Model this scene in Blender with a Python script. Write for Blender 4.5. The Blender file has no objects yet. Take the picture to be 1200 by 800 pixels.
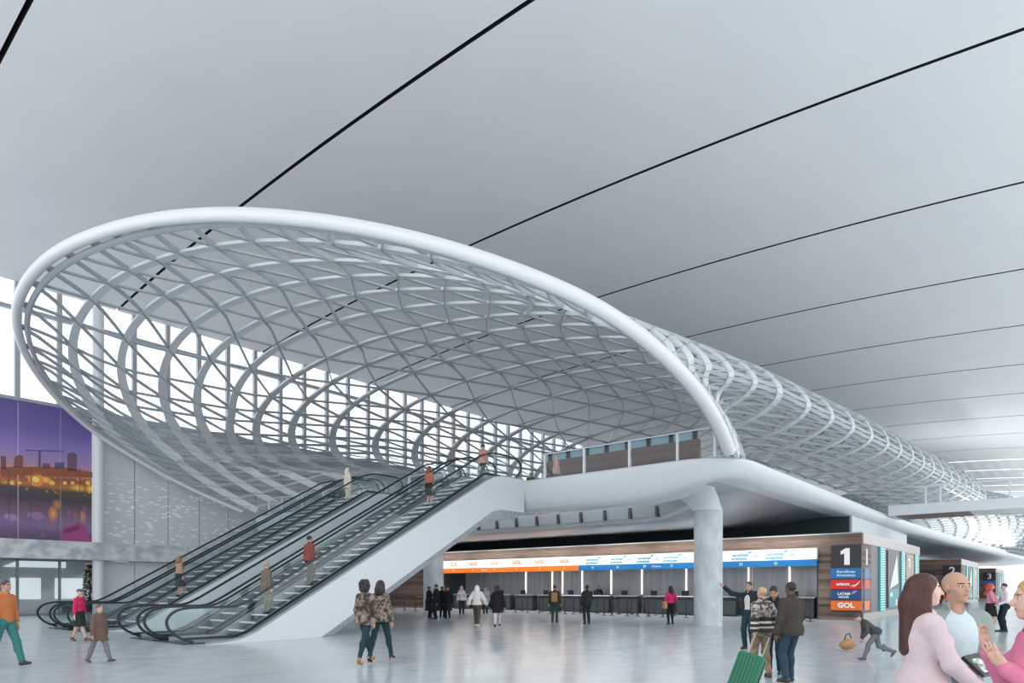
import bpy, bmesh, math, random
import numpy as np
from mathutils import Vector, Matrix
random.seed(7)
R=math.radians
AZ=R(40.0); SN=math.sin(AZ); CS=math.cos(AZ)
ROT=R(50.0)          # the hall's long axis U in the world; V points to its left
F=775.0
col=bpy.context.scene.collection
def W(U,V,h=0.0): return Vector((SN*U-CS*V, CS*U+SN*V, h))
def v_at(x,U):
    p=(x-600)/F; return (SN*U-p*CS*U)/(CS+p*SN)
def u_at(x,V):
    p=(x-600)/F; return (CS*V+p*SN*V)/(SN-p*CS)

# ------------------------------------------------------------------ materials
MATS={}
def mat(name,color=(.8,.8,.8),rough=.5,metal=0,spec=.5,emit=None,es=1.0,alpha=None,
        noise=None,bump=None):
    if name in MATS: return MATS[name]
    m=bpy.data.materials.new(name); m.use_nodes=True
    nt=m.node_tree; b=nt.nodes['Principled BSDF']
    b.inputs['Base Color'].default_value=(*color,1); b.inputs['Roughness'].default_value=rough
    b.inputs['Metallic'].default_value=metal; b.inputs['Specular IOR Level'].default_value=spec
    if emit: b.inputs['Emission Color'].default_value=(*emit,1); b.inputs['Emission Strength'].default_value=es
    if noise:                       # (scale, second colour, amount, stretch xyz)
        sc,c2,amt,st=noise
        tc=nt.nodes.new('ShaderNodeTexCoord'); mp=nt.nodes.new('ShaderNodeMapping')
        mp.inputs['Scale'].default_value=st
        n=nt.nodes.new('ShaderNodeTexNoise'); n.inputs['Scale'].default_value=sc; n.inputs['Detail'].default_value=5
        rp=nt.nodes.new('ShaderNodeValToRGB')
        rp.color_ramp.elements[0].position=.5-amt/2; rp.color_ramp.elements[1].position=.5+amt/2
        rp.color_ramp.elements[0].color=(*color,1); rp.color_ramp.elements[1].color=(*c2,1)
        nt.links.new(tc.outputs['Object'],mp.inputs[0]); nt.links.new(mp.outputs[0],n.inputs['Vector'])
        nt.links.new(n.outputs['Fac'],rp.inputs[0]); nt.links.new(rp.outputs[0],b.inputs['Base Color'])
        if bump:
            bp=nt.nodes.new('ShaderNodeBump'); bp.inputs['Strength'].default_value=bump; bp.inputs['Distance'].default_value=.02
            nt.links.new(n.outputs['Fac'],bp.inputs['Height']); nt.links.new(bp.outputs[0],b.inputs['Normal'])
    MATS[name]=m; return m
def glass(name,tint=(.9,.96,.97),refl=.12,rough=.02):
    if name in MATS: return MATS[name]
    m=bpy.data.materials.new(name); m.use_nodes=True; nt=m.node_tree
    nt.nodes.remove(nt.nodes['Principled BSDF'])
    o=nt.nodes['Material Output']; t=nt.nodes.new('ShaderNodeBsdfTransparent'); t.inputs[0].default_value=(*tint,1)
    g=nt.nodes.new('ShaderNodeBsdfGlossy'); g.inputs['Roughness'].default_value=rough; g.inputs[0].default_value=(.9,.95,.96,1)
    lw=nt.nodes.new('ShaderNodeLayerWeight'); lw.inputs['Blend'].default_value=.25
    ml=nt.nodes.new('ShaderNodeMath'); ml.operation='MULTIPLY_ADD'; ml.inputs[1].default_value=.5; ml.inputs[2].default_value=refl*.3
    mx=nt.nodes.new('ShaderNodeMixShader')
    nt.links.new(lw.outputs['Fresnel'],ml.inputs[0]); nt.links.new(ml.outputs[0],mx.inputs[0])
    nt.links.new(t.outputs[0],mx.inputs[1]); nt.links.new(g.outputs[0],mx.inputs[2]); nt.links.new(mx.outputs[0],o.inputs[0])
    MATS[name]=m; return m
def bands(name,cols,axis,period,rough=.5,noise=0.0,metal=0,stretch=None):
    """hard-edged repeating colour bands along an object axis, broken up by noise (boards, knitted stripes)"""
    if name in MATS: return MATS[name]
    m=bpy.data.materials.new(name); m.use_nodes=True; nt=m.node_tree; b=nt.nodes['Principled BSDF']
    b.inputs['Roughness'].default_value=rough; b.inputs['Metallic'].default_value=metal
    tc=nt.nodes.new('ShaderNodeTexCoord'); sp=nt.nodes.new('ShaderNodeSeparateXYZ')
    nt.links.new(tc.outputs['Object'],sp.inputs[0])
    d=nt.nodes.new('ShaderNodeMath'); d.operation='DIVIDE'; d.inputs[1].default_value=period
    nt.links.new(sp.outputs['XYZ'.index(axis)],d.inputs[0]); src=d.outputs[0]
    fl=nt.nodes.new('ShaderNodeMath'); fl.operation='FLOOR'; nt.links.new(src,fl.inputs[0])
    wn=nt.nodes.new('ShaderNodeTexWhiteNoise'); wn.noise_dimensions='1D'; nt.links.new(fl.outputs[0],wn.inputs['W'])
    val=wn.outputs['Value']
    if noise:
        mp=nt.nodes.new('ShaderNodeMapping'); mp.inputs['Scale'].default_value=stretch or (1,1,1)
        n=nt.nodes.new('ShaderNodeTexNoise'); n.inputs['Scale'].default_value=1; n.inputs['Detail'].default_value=4
        nt.links.new(tc.outputs['Object'],mp.inputs[0]); nt.links.new(mp.outputs[0],n.inputs['Vector'])
        a=nt.nodes.new('ShaderNodeMath'); a.operation='MULTIPLY_ADD'; a.inputs[1].default_value=noise
        nt.links.new(n.outputs['Fac'],a.inputs[0]); nt.links.new(val,a.inputs[2])
        s=nt.nodes.new('ShaderNodeMath'); s.operation='SUBTRACT'; s.inputs[1].default_value=noise/2
        nt.links.new(a.outputs[0],s.inputs[0]); val=s.outputs[0]
    rp=nt.nodes.new('ShaderNodeValToRGB'); el=rp.color_ramp.elements
    while len(el)<len(cols): el.new(.5)
    for i,c in enumerate(cols):
        el[i].position=i/max(1,len(cols)-1); el[i].color=(*c,1)
    nt.links.new(val,rp.inputs[0]); nt.links.new(rp.outputs[0],b.inputs['Base Color'])
    MATS[name]=m; return m

# ------------------------------------------------------------------ mesh builder
class MB:
    def __init__(s): s.v=[]; s.f=[]; s.smooth=False
    def add(s,vs,fs):
        n=len(s.v); s.v+= [tuple(p) for p in vs]; s.f+=[tuple(i+n for i in f) for f in fs]; return s
    def box(s,a,b):
        (x0,y0,z0),(x1,y1,z1)=a,b
        x0,x1=min(x0,x1),max(x0,x1); y0,y1=min(y0,y1),max(y0,y1); z0,z1=min(z0,z1),max(z0,z1)
        return s.add([(x0,y0,z0),(x1,y0,z0),(x1,y1,z0),(x0,y1,z0),(x0,y0,z1),(x1,y0,z1),(x1,y1,z1),(x0,y1,z1)],
          [(0,3,2,1),(4,5,6,7),(0,1,5,4),(1,2,6,5),(2,3,7,6),(3,0,4,7)])
    def sweep(s,path,prof,closed=False,up=None,cap=True,scale=None):
        """prof: list of (a,b) in the frame (side, up) carried along path; up fixed or None"""
        P=[Vector(p) for p in path]; n=len(P); k=len(prof); vs=[]
        for i,p in enumerate(P):
            if closed: t=P[(i+1)%n]-P[i-1]
            else: t=P[min(i+1,n-1)]-P[max(i-1,0)]
            t.normalize()
            u=Vector(up[i] if isinstance(up,list) else up) if up is not None else Vector((0,0,1))
            if abs(t.dot(u))>.98: u=Vector((1,0,0)) if abs(t.x)<.9 else Vector((0,1,0))
            sd=t.cross(u).normalized(); uu=sd.cross(t).normalized()
            q=scale[i] if scale else 1
            for a,b in prof: vs.append(p+sd*a*q+uu*b*q)
        fs=[]
        for i in range(n if closed else n-1):
            j=(i+1)%n
            for m in range(k):
                q=(m+1)%k
                fs.append((i*k+m,j*k+m,j*k+q,i*k+q))
        if cap and not closed:
            fs.append(tuple(range(k))); fs.append(tuple((n-1)*k+m for m in reversed(range(k))))
        return s.add(vs,fs)
    def tube(s,path,r,k=8,closed=False,up=None,scale=None):
        return s.sweep(path,[(r*math.cos(2*math.pi*i/k),r*math.sin(2*math.pi*i/k)) for i in range(k)],closed,up,True,scale)
    def bar(s,path,w,h,up=None,closed=False):
        return s.sweep(path,[(-w/2,-h/2),(w/2,-h/2),(w/2,h/2),(-w/2,h/2)],closed,up)
    def prism(s,poly,axis,a,b):
        """poly in the other two axes; axis 0 U,1 V,2 h"""
        def mk(p,q): 
            return {0:(q,p[0],p[1]),1:(p[0],q,p[1]),2:(p[0],p[1],q)}[axis]
        n=len(poly)
        return s.add([mk(p,a) for p in poly]+[mk(p,b) for p in poly],
           [tuple(reversed(range(n))),tuple(range(n,2*n))]+[(i,(i+1)%n,n+(i+1)%n,n+i) for i in range(n)])
    def lathe(s,prof,c=(0,0,0),k=24):
        vs=[];fs=[]
        for r,z in prof:
            for i in range(k):
                a=2*math.pi*i/k; vs.append((c[0]+r*math.cos(a),c[1]+r*math.sin(a),c[2]+z))
        for j in range(len(prof)-1):
            for i in range(k):
                q=(i+1)%k; fs.append((j*k+i,j*k+q,(j+1)*k+q,(j+1)*k+i))
        fs.append(tuple(reversed(range(k)))); fs.append(tuple((len(prof)-1)*k+i for i in range(k)))
        return s.add(vs,fs)
    def grid(s,rows):
        m=len(rows[0]); vs=[p for r in rows for p in r]
        return s.add(vs,[(i*m+j,i*m+j+1,(i+1)*m+j+1,(i+1)*m+j) for i in range(len(rows)-1) for j in range(m-1)])
    def build(s,name,m,parent=None,o=(0,0,0),smooth=False,recalc=True,bevel=0):
        me=bpy.data.meshes.new(name)
        me.from_pydata([(x-o[0],y-o[1],z-o[2]) for x,y,z in s.v],[],s.f)
        if recalc:
            bm=bmesh.new(); bm.from_mesh(me); bmesh.ops.recalc_face_normals(bm,faces=bm.faces); bm.to_mesh(me); bm.free()
        for mm in (m if isinstance(m,list) else [m]): me.materials.append(mm)
        if smooth:
            me.polygons.foreach_set('use_smooth',[True]*len(me.polygons))
            try: me.set_sharp_from_angle(angle=R(40))
            except Exception: pass
        ob=bpy.data.objects.new(name,me); col.objects.link(ob)
        if parent is not None: ob.parent=parent
        else:
            ob.location=W(*o); ob.rotation_euler.z=ROT
        if bevel:
            md=ob.modifiers.new('bevel','BEVEL'); md.width=bevel; md.segments=2; md.limit_method='ANGLE'
        return ob
def tag(o,label=None,cat=None,group=None,kind=None):
    if label: o['label']=label
    if cat: o['category']=cat
    if group: o['group']=group
    if kind: o['kind']=kind
    return o
def thing(name,o,label,cat,group=None,rz=None):
    e=bpy.data.objects.new(name,None); e.empty_display_size=.2; col.objects.link(e)
    e.location=W(*o); e.rotation_euler.z=ROT if rz is None else rz
    return tag(e,label,cat,group)
def struct(o): o['kind']='structure'; return o
def copy_tree(o,parent=None):
    c=o.copy(); col.objects.link(c)
    if parent is not None: c.parent=parent
    for ch in list(o.children): copy_tree(ch,c)
    return c
FONT=None
def text_mesh(txt,size,depth=.01,bold=0.0,shear=0.0,sx=1.0,align='CENTER'):
    cu=bpy.data.curves.new('t','FONT'); cu.body=txt; cu.size=size; cu.extrude=depth/2; cu.offset=bold
    cu.align_x=align; cu.align_y='CENTER'; cu.shear=shear; cu.resolution_u=3
    ob=bpy.data.objects.new('t',cu); col.objects.link(ob)
    dg=bpy.context.evaluated_depsgraph_get(); me=bpy.data.meshes.new_from_object(ob.evaluated_get(dg))
    vs=[(v.co.x*sx,v.co.y,v.co.z) for v in me.vertices]; fs=[tuple(p.vertices) for p in me.polygons]
    bpy.data.objects.remove(ob); bpy.data.curves.remove(cu); bpy.data.meshes.remove(me)
    return vs,fs
def text_front(mb,txt,size,U,V,h,**k):      # lettering on a face that looks towards -U
    vs,fs=text_mesh(txt,size,**k); mb.add([(U-z,V-x,h+y) for x,y,z in vs],fs); return mb
def text_side(mb,txt,size,U,V,h,**k):       # lettering on a face that looks towards -V
    vs,fs=text_mesh(txt,size,**k); mb.add([(U+x,V-z,h+y) for x,y,z in vs],fs); return mb
def poly_front(mb,pts,U,V,h,t=.012):        # flat cut shape on a face towards -U; pts in (right, up)
    return mb.prism([(V-a,h+b) for a,b in pts],0,U-t,U)
def poly_side(mb,pts,U,V,h,t=.012):
    return mb.prism([(U+a,h+b) for a,b in pts],1,V-t,V)
# ================================================================== SETTING
M_ceil=mat('ceiling_white',(.80,.81,.82),.7,noise=(.25,(.76,.77,.785),.5,(1,1,1)))
M_dark=mat('ceiling_void',(.006,.008,.009),.9)
M_white=mat('white_paint',(.72,.75,.78),.35)
M_rim=mat('rim_white',(.76,.77,.79),.35)
M_rib=mat('rib_white',(.68,.71,.73),.4)
M_steel=mat('lattice_steel',(.43,.47,.50),.4)
M_wallg=mat('frosted_wall',(.66,.70,.73),.3,noise=(1.5,(.71,.75,.78),.6,(1,1,1)))
M_conc=mat('light_concrete',(.62,.66,.69),.5,noise=(2.2,(.46,.50,.53),.35,(1,1,.6)),bump=.15)
M_greymet=mat('grey_metal',(.42,.46,.49),.35,.4)
M_black=mat('black_green_rubber',(.012,.022,.024),.35)
M_wood=bands('weathered_boards',[(.065,.04,.03),(.16,.105,.08),(.23,.165,.135),(.10,.065,.055)],'Z',.16,.55,.9,stretch=(.8,.8,9))
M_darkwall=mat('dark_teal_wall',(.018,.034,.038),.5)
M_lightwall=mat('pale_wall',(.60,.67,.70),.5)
M_soffit=mat('soffit_metal',(.44,.46,.48),.3,.5)
M_clear=glass('clear_glass',(.985,.993,.995),.03)
M_esc=glass('escalator_glass',(.955,.98,.983),.10)
M_win=glass('window_glass',(.97,.985,1.0),.1)

# ---- floor: polished pale stone with long soft streaks
m=mat('polished_floor',(.56,.61,.64),.16,noise=(.9,(.44,.49,.525),.6,(.12,.8,1)))
nt=m.node_tree; b=nt.nodes['Principled BSDF']; b.inputs['Specular IOR Level'].default_value=.6
tc=[n for n in nt.nodes if n.type=='TEX_COORD'][0]
nz=nt.nodes.new('ShaderNodeTexNoise'); nz.inputs['Scale'].default_value=2.0; nz.inputs['Detail'].default_value=3
rm=nt.nodes.new('ShaderNodeMapRange'); rm.inputs['To Min'].default_value=.10; rm.inputs['To Max'].default_value=.30
nt.links.new(tc.outputs['Object'],nz.inputs['Vector']); nt.links.new(nz.outputs['Fac'],rm.inputs[0]); nt.links.new(rm.outputs[0],b.inputs['Roughness'])
struct(MB().box((-30,-40,-.2),(190,60,0)).build('floor',m,o=(0,0,0)))

struct(MB().box((-60,-110,-.25),(230,-30,-.02)).build('floor_bounce',mat('bounce_pale',(.80,.79,.77),.8,noise=(.3,(.70,.70,.69),.5,(1,1,1)))))  # unseen pale apron, added to bounce sunlight up onto the ceiling
# ---- ceiling: arched white bays with black gaps between them
def ch(V): return 20-.002*(V-25)**2
Us=[6.15+9.8*i for i in range(-1,18)]
Vs=[-7+i*(46.0+7)/24 for i in range(25)]
for i in range(len(Us)-1):
    g=.08; u0,u1=Us[i]+g,Us[i+1]-g
    rows=[]
    mb=MB()
    low=[[(u0+(u1-u0)*t,v,ch(v)) for v in Vs] for t in (0,1)]
    hi=[[(u0+(u1-u0)*t,v,ch(v)+.5) for v in Vs] for t in (0,1)]
    mb.grid(low); mb.grid(hi); mb.grid([low[0],hi[0]]); mb.grid([low[1],hi[1]])
    _c=struct(mb.build('ceiling',[M_ceil,M_dark],o=(u0,0,0),smooth=True))
    for _p in _c.data.polygons[48:]: _p.material_index=1
mb=MB(); mb.grid([[(Us[0],v,ch(v)+.9) for v in Vs],[(Us[-1],v,ch(v)+.9) for v in Vs]]); mb.grid([[(Us[0],v,ch(v)+1.1) for v in Vs],[(Us[-1],v,ch(v)+1.1) for v in Vs]])
struct(mb.build('ceiling',M_dark))
# bright slots at the far end of the ceiling
for i,U in enumerate([Us[k] for k in (12,13,14,15,16,17)]):
    l=MB().prism([(v,ch(v)+.10) for v in Vs[1:13]]+[(v,ch(v)-.02) for v in reversed(Vs[1:13])],0,U-.10,U+.10).build('ceiling_light',mat('slot_light',(1,1,1),.5,emit=(1,1,1),es=1.6),o=(U,0,0))
    tag(l,'long white slot light in the far ceiling joint, %s from the bridge'%('nearest','second','third','fourth','fifth','sixth')[i] if i else 'long white slot light in the far ceiling joint, nearest the bridge','light','ceiling slot lights')

# ---- left wall: glazed upper band, picture wall, floor slab, shop glass below
WV=46.0
MOD=2.07
mu0=10.8-MOD*7
ms=[mu0+MOD*i for i in range(48)]
uend=ms[-1]
w=MB().box((mu0-.1,WV,12.3),(uend,WV+.25,12.55)).box((mu0-.1,WV,17.5),(uend,WV+.25,17.75)).build('window_1',M_greymet,o=(mu0,WV,12.3)); struct(w)
o=(mu0,WV,12.3)
for u in ms: MB().box((u-.13,WV-.05,12.5),(u+.13,WV+.25,19.15)).build('mullion',M_greymet,w,o)
for a,bb in ((12.55,17.5),(17.75,19.1)):
    MB().box((mu0,WV+.1,a),(uend,WV+.13,bb)).build('pane',M_win,w,o)
# frosted panels right of the column, one per module, with white dashes in the film
def dashes():
    m=bpy.data.materials.new('frosted_panel_dashes'); m.use_nodes=True; nt=m.node_tree; b=nt.nodes['Principled BSDF']; b.inputs['Roughness'].default_value=.25
    tc=nt.nodes.new('ShaderNodeTexCoord'); mp=nt.nodes.new('ShaderNodeMapping'); mp.inputs['Scale'].default_value=(1.7,1,5.5)
    n=nt.nodes.new('ShaderNodeTexVoronoi'); n.inputs['Scale'].default_value=1.0
    nt.links.new(tc.outputs['Object'],mp.inputs[0]); nt.links.new(mp.outputs[0],n.inputs['Vector'])
    r=nt.nodes.new('ShaderNodeMapRange'); r.inputs['From Min'].default_value=.36; r.inputs['From Max'].default_value=.22
    nt.links.new(n.outputs['Distance'],r.inputs[0])
    sp=nt.nodes.new('ShaderNodeSeparateXYZ'); nt.links.new(tc.outputs['Object'],sp.inputs[0])
    k=nt.nodes.new('ShaderNodeMapRange'); k.inputs['From Min'].default_value=4.6; k.inputs['From Max'].default_value=3.6; nt.links.new(sp.outputs[2],k.inputs[0])
    mu=nt.nodes.new('ShaderNodeMath'); mu.operation='MULTIPLY'; nt.links.new(r.outputs[0],mu.inputs[0]); nt.links.new(k.outputs[0],mu.inputs[1])
    mx=nt.nodes.new('ShaderNodeMix'); mx.data_type='RGBA'; mx.inputs['A'].default_value=(.64,.68,.70,1); mx.inputs['B'].default_value=(.93,.96,.97,1)
    nt.links.new(mu.outputs[0],mx.inputs['Factor']); nt.links.new(mx.outputs['Result'],b.inputs['Base Color']); return m
M_dash=dashes()
wl=MB().box((ms[10]-.3,WV+.12,0),(uend,WV+.3,12.3)).build('wall_left',M_darkwall,o=(ms[0],WV,0)); struct(wl)
k0=9
for i in range(k0,46):
    u=ms[i]; pr=MB().box((u+.02,WV,4.42),(u+MOD-.02,WV+.12,12.28)).build('wall_panel',M_dash,wl,(ms[0],WV,4.4)); pr.location=(0,0,4.4)
    pr=MB().box((u+.02,WV,.02),(u+MOD-.02,WV+.12,3.28)).build('wall_panel',M_wallg,wl,(ms[0],WV,0))
# slab / ledge
sl=MB().box((mu0,WV-1.1,3.3),(uend,WV+.3,4.37)).build('trim_1',mat('stained_concrete',(.70,.73,.75),.6,noise=(1.6,(.42,.46,.49),.25,(1,1,1.3)),bump=.2),o=(mu0,WV,3.3)); struct(sl)
tag(MB().tube([(14.72,WV-.62,0),(14.72,WV-.62,3.3)],.31,20).tube([(14.72,WV-.62,4.37),(14.72,WV-.62,18.7)],.31,20).build('round_column',M_white,o=(14.72,WV-.6,0),smooth=True),'slim round white column between the sunset mural and the grey wall panels','column')
# shopfront below the slab at the left
sf=MB()
for u in (ms[5],ms[6],ms[7],ms[8],ms[9]): sf.box((u-.06,WV-.05,0),(u+.06,WV+.1,3.3))
sf.box((mu0,WV-.05,0),(ms[9],WV+.1,.12)); sf.box((mu0,WV-.05,3.18),(ms[9],WV+.1,3.3))
s=sf.build('window_2',mat('dark_frame',(.20,.24,.26),.4,.3),o=(mu0,WV,0)); struct(s)
MB().box((mu0,WV+.01,.1),(ms[9],WV+.03,3.2)).build('pane',M_clear,s,(mu0,WV,0))
# shop room behind that glass
rm=MB().box((mu0-.5,WV+5,0),(ms[9]+.8,WV+5.2,4.2)).box((ms[9]+.75,WV+.3,0),(ms[9]+.95,WV+5.2,4.2)).box((mu0-.5,WV+.3,3.9),(ms[9]+.9,WV+5.2,4.1)).build('wall_shop',M_wallg,o=(mu0,WV+5,0)); struct(rm)
for i,(u,wd) in enumerate(((10.6,1.6),(13.0,1.6))):
    wdw=MB().box((u+1,WV+4.93,.9),(u+1+wd,WV+4.99,2.25)).build('window_%d'%(3+i),mat('backlit_pane',(.8,.9,.9),.4,emit=(.78,.88,.9),es=.55),o=(u,WV+5,.9)); struct(wdw)
struct(MB().prism([(11.2,2.95),(14.6,2.95),(14.6,3.55),(12.4,3.55)],1,WV+4.94,WV+4.99).build('window_5',MATS['backlit_pane'],o=(12,WV+5,3)))

# ---- mural of a harbour at dusk (flat picture on wall panels)
def mural_mat():
    m=bpy.data.materials.new('mural_print'); m.use_nodes=True; nt=m.node_tree; b=nt.nodes['Principled BSDF']; b.inputs['Roughness'].default_value=.45
    L=nt.links.new
    tc=nt.nodes.new('ShaderNodeTexCoord'); sp=nt.nodes.new('ShaderNodeSeparateXYZ'); L(tc.outputs['Object'],sp.inputs[0])
    mr=nt.nodes.new('ShaderNodeMapRange'); mr.inputs['From Max'].default_value=8.0; L(sp.outputs[2],mr.inputs[0])
    rp=nt.nodes.new('ShaderNodeValToRGB'); el=rp.color_ramp.elements
    st=[(0,(.10,.07,.12)),(.12,(.22,.15,.30)),(.22,(.17,.10,.16)),(.30,(.06,.05,.06)),(.37,(.09,.07,.06)),(.40,(.48,.17,.05)),(.46,(.26,.08,.05)),(.50,(.62,.27,.20)),(.56,(.38,.25,.40)),(.66,(.27,.20,.50)),(.80,(.15,.115,.36)),(1,(.11,.08,.27))]
    while len(el)<len(st): el.new(.5)
    for e,(p,c) in zip(el,st): e.position=p; e.color=(*c,1)
    L(mr.outputs[0],rp.inputs[0])
    def spots(scx,scz,lo,hi,z0,z1,z2,z3,c,amt):
        mp=nt.nodes.new('ShaderNodeMapping'); mp.inputs['Scale'].default_value=(scx,1,scz); L(tc.outputs['Object'],mp.inputs[0])
        vo=nt.nodes.new('ShaderNodeTexVoronoi'); L(mp.outputs[0],vo.inputs['Vector']); vo.inputs['Scale'].default_value=1
        r=nt.nodes.new('ShaderNodeMapRange'); r.inputs['From Min'].default_value=hi; r.inputs['From Max'].default_value=lo; L(vo.outputs['Distance'],r.inputs[0])
        a=nt.nodes.new('ShaderNodeMapRange'); a.inputs['From Min'].default_value=z0; a.inputs['From Max'].default_value=z1; L(sp.outputs[2],a.inputs[0])
        d=nt.nodes.new('ShaderNodeMapRange'); d.inputs['From Min'].default_value=z3; d.inputs['From Max'].default_value=z2; L(sp.outputs[2],d.inputs[0])
        x=nt.nodes.new('ShaderNodeMath'); x.operation='MULTIPLY'; L(a.outputs[0],x.inputs[0]); L(d.outputs[0],x.inputs[1])
        y=nt.nodes.new('ShaderNodeMath'); y.operation='MULTIPLY'; L(x.outputs[0],y.inputs[0]); L(r.outputs[0],y.inputs[1])
        z=nt.nodes.new('ShaderNodeMath'); z.operation='MULTIPLY'; z.inputs[1].default_value=amt; L(y.outputs[0],z.inputs[0])
        return z.outputs[0],c
    cur=rp.outputs[0]
    for fac,c in (spots(1.1,1.5,.12,.42,2.9,3.2,3.5,3.9,(1.0,.55,.10),1.3), spots(3.5,3.5,.05,.3,2.7,3.0,3.9,4.2,(.95,.42,.10),1.1),
                  spots(1.2,.55,.1,.35,.8,1.6,2.0,2.5,(.95,.35,.08),1.0), spots(2.2,1.2,.15,.35,.0,.3,1.9,2.3,(.34,.14,.33),.6)):
        mx=nt.nodes.new('ShaderNodeMix'); mx.data_type='RGBA'; L(fac,mx.inputs['Factor']); L(cur,mx.inputs['A']); mx.inputs['B'].default_value=(*c,1); cur=mx.outputs['Result']
    L(cur,b.inputs['Base Color']); return m
M_mur=mural_mat()
o=(ms[0],WV-.12,4.4)
mu=thing('mural',o,'large wall mural of a harbour city at dusk, left of the slim white column','mural')
for i in range(0,9):
    u=ms[i]; u1=min(u+MOD,14.55)
    if u<14.3: MB().box((u+.02,WV-.16,4.4),(u1-.02,WV,12.32)).build('picture_panel',M_mur,mu,o)
def flat(name,pts,c,y=-.17):   # printed shapes, pts in (U,h)
    p=MB().prism(pts,1,WV+y-.004,WV+y+.012).build(name,mat('print_%d_%d_%d'%tuple(int(q*999) for q in c),c,.5),mu,o); return p
def rect(u0,u1,h0,h1): return [(u0,h0),(u1,h0),(u1,h1),(u0,h1)]
hx=lambda x:u_at(x,WV)
def hy(x,y):
    U=u_at(x,WV); d=CS*U+SN*WV; return 1.65+(688-y)*d/F
def pp(*q): return [(hx(x),hy(x,y)) for x,y in q]
flat('printed_tower',pp((78,552),(89,552),(89,533),(87,532),(86,530),(79,531),(78,534)),(.16,.08,.13))
flat('printed_tower',pp((15,548),(26,548),(26,535),(22,533),(16,536)),(.22,.08,.08))
flat('printed_tower',pp((0,550),(6,550),(6,535),(0,534)),(.16,.07,.10))
flat('printed_tower',pp((48,549),(58,549),(57,543),(49,543)),(.2,.09,.13))
flat('printed_block',pp((63,549),(74,549),(74,542),(63,542)),(.10,.10,.26))
flat('printed_quay',pp((0,556),(110,560),(110,554),(74,548),(20,547),(0,548)),(.30,.09,.04))
flat('printed_crane',pp((29,528.5),(74,529.5),(74,528.3),(29,527.3)),(.10,.07,.14)); flat('printed_crane',pp((44,547),(46.5,547),(46.5,528),(44,528)),(.10,.07,.14),-.176)
flat('printed_boat',pp((68,634),(72,619),(92,612),(97,615),(107,636)),(.36,.07,.22)); flat('printed_deck',pp((72,626),(75,620),(91,615),(94,619),(78,625)),(.22,.04,.14),-.176)
flat('printed_lamp_glow',[(hx(41)+.40*math.cos(a*.5236),hy(41,562)+.40*math.sin(a*.5236)) for a in range(12)],(.85,.30,.05)); flat('printed_lamp',[(hx(41)+.17*math.cos(a*.5236),hy(41,562)+.17*math.sin(a*.5236)) for a in range(12)],(1,.72,.2),-.176)
flat('printed_boat',pp((3,606),(12,611),(20,609),(17,603),(6,602)),(.36,.24,.42)); flat('printed_boat',pp((30,604),(42,610),(52,607),(46,600),(33,600)),(.32,.18,.34)); flat('printed_boat',pp((47,615),(60,622),(66,618),(58,611)),(.24,.15,.28))
for xx,aa in ((60,.5),(75,.4),(84,.4),(102,.5),(13,.4),(22,.35)): flat('printed_lamp_glow',[(hx(xx)+.28*aa*math.cos(a*.5236),hy(xx,566)+.28*aa*math.sin(a*.5236)) for a in range(12)],(.95,.50,.12))
for xx in (9,35,92): flat('printed_mast',pp((xx,610),(xx+.7,610),(xx+.7,548),(xx,548)),(.10,.07,.12),-.174)

# ================================================================== LATTICE SHELL
kk=2.05
RIM=[(855,528),(848,507),(840,488),(826,466),(810,446),(785,420),(760,398),(730,375),(700,356),(660,337),(620,322),(580,307),(540,294),(495,281),(450,271),(400,262),(350,255),(310,252),(270,250),(235,251),(200,254),(165,259),(130,268),(100,278),(72,291),(48,308),(30,330),(20,352),(18,370),(20,388),(25,405),(32,420),(50,447),(66,466),(82,482),(110,507),(140,525),(175,547),(230,576),(284,599)]
Q=[]
for x,y in RIM:
    # the edge is traced on its outer outline: step in by half its thickness later
    xp=(x-600)/F; zp=(688-y)/F; ru=SN*xp+CS; rv=-CS*xp+SN
    d=(23.4+kk*(6.5-1.65))/(ru+kk*zp); Q.append((ru*d,rv*d,1.65+zp*d))
Q=np.array(Q)
def smooth_curve(Q,n):
    seg=np.r_[0,np.cumsum(np.linalg.norm(np.diff(Q,axis=0),axis=1))]
    t=np.linspace(0,seg[-1],400); P=np.c_[[np.interp(t,seg,Q[:,i]) for i in range(3)]].T
    for _ in range(120):
        P2=P.copy(); P2[1:-1]=(P[:-2]+2*P[1:-1]+P[2:])/4; P=P2
    sg=np.r_[0,np.cumsum(np.linalg.norm(np.diff(P,axis=0),axis=1))]
    t=np.linspace(0,sg[-1],n); return np.c_[[np.interp(t,sg,P[:,i]) for i in range(3)]].T
NT=121
RC=smooth_curve(Q,NT)

TT=np.linspace(0,1,NT)
rU,rV,rH=RC[:,0],RC[:,1],RC[:,2]
_it=int(rH.argmax()); _ir=int(np.argmin(abs(rH[:_it]-10.2))); _il=_it+int(np.argmin(abs(rH[_it:]-11.0)))
PHK=TT[[0,_ir,_it,_il,NT-1]]
KU=[8,20,33,50,88]
SP=[[31.33,27.1,26.33,24.84,22.9],[16.09,16.25,15.29,15.35,16.14],[9.31,9.81,11.54,11.52,11.48],[5.11,3.7,3.36,4.51,6.12],[1.84,1.76,1.98,2.35,2.76]]
UE=88.0
def u_rim(t): return float(np.interp(t,TT,rU))
def surf(t,U):
    phi=np.interp(t,PHK,np.radians([-50,0,90,180,230])); vc,w,hc,ru_,rl=[np.interp(U,KU,q) for q in SP]
    s=min(1,max(0,(U-u_rim(t))/lerp(17,6,min(1,t/.16)))); s=s*s*(3-2*s)
    sn,cs=math.sin(phi),math.cos(phi)
    return np.array([U,lerp(float(np.interp(t,TT,rV)),vc-w*cs,s),lerp(float(np.interp(t,TT,rH)),hc+(ru_ if sn>0 else rl)*sn,s)])
def lerp(a,b,t): return a+(b-a)*t
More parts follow.
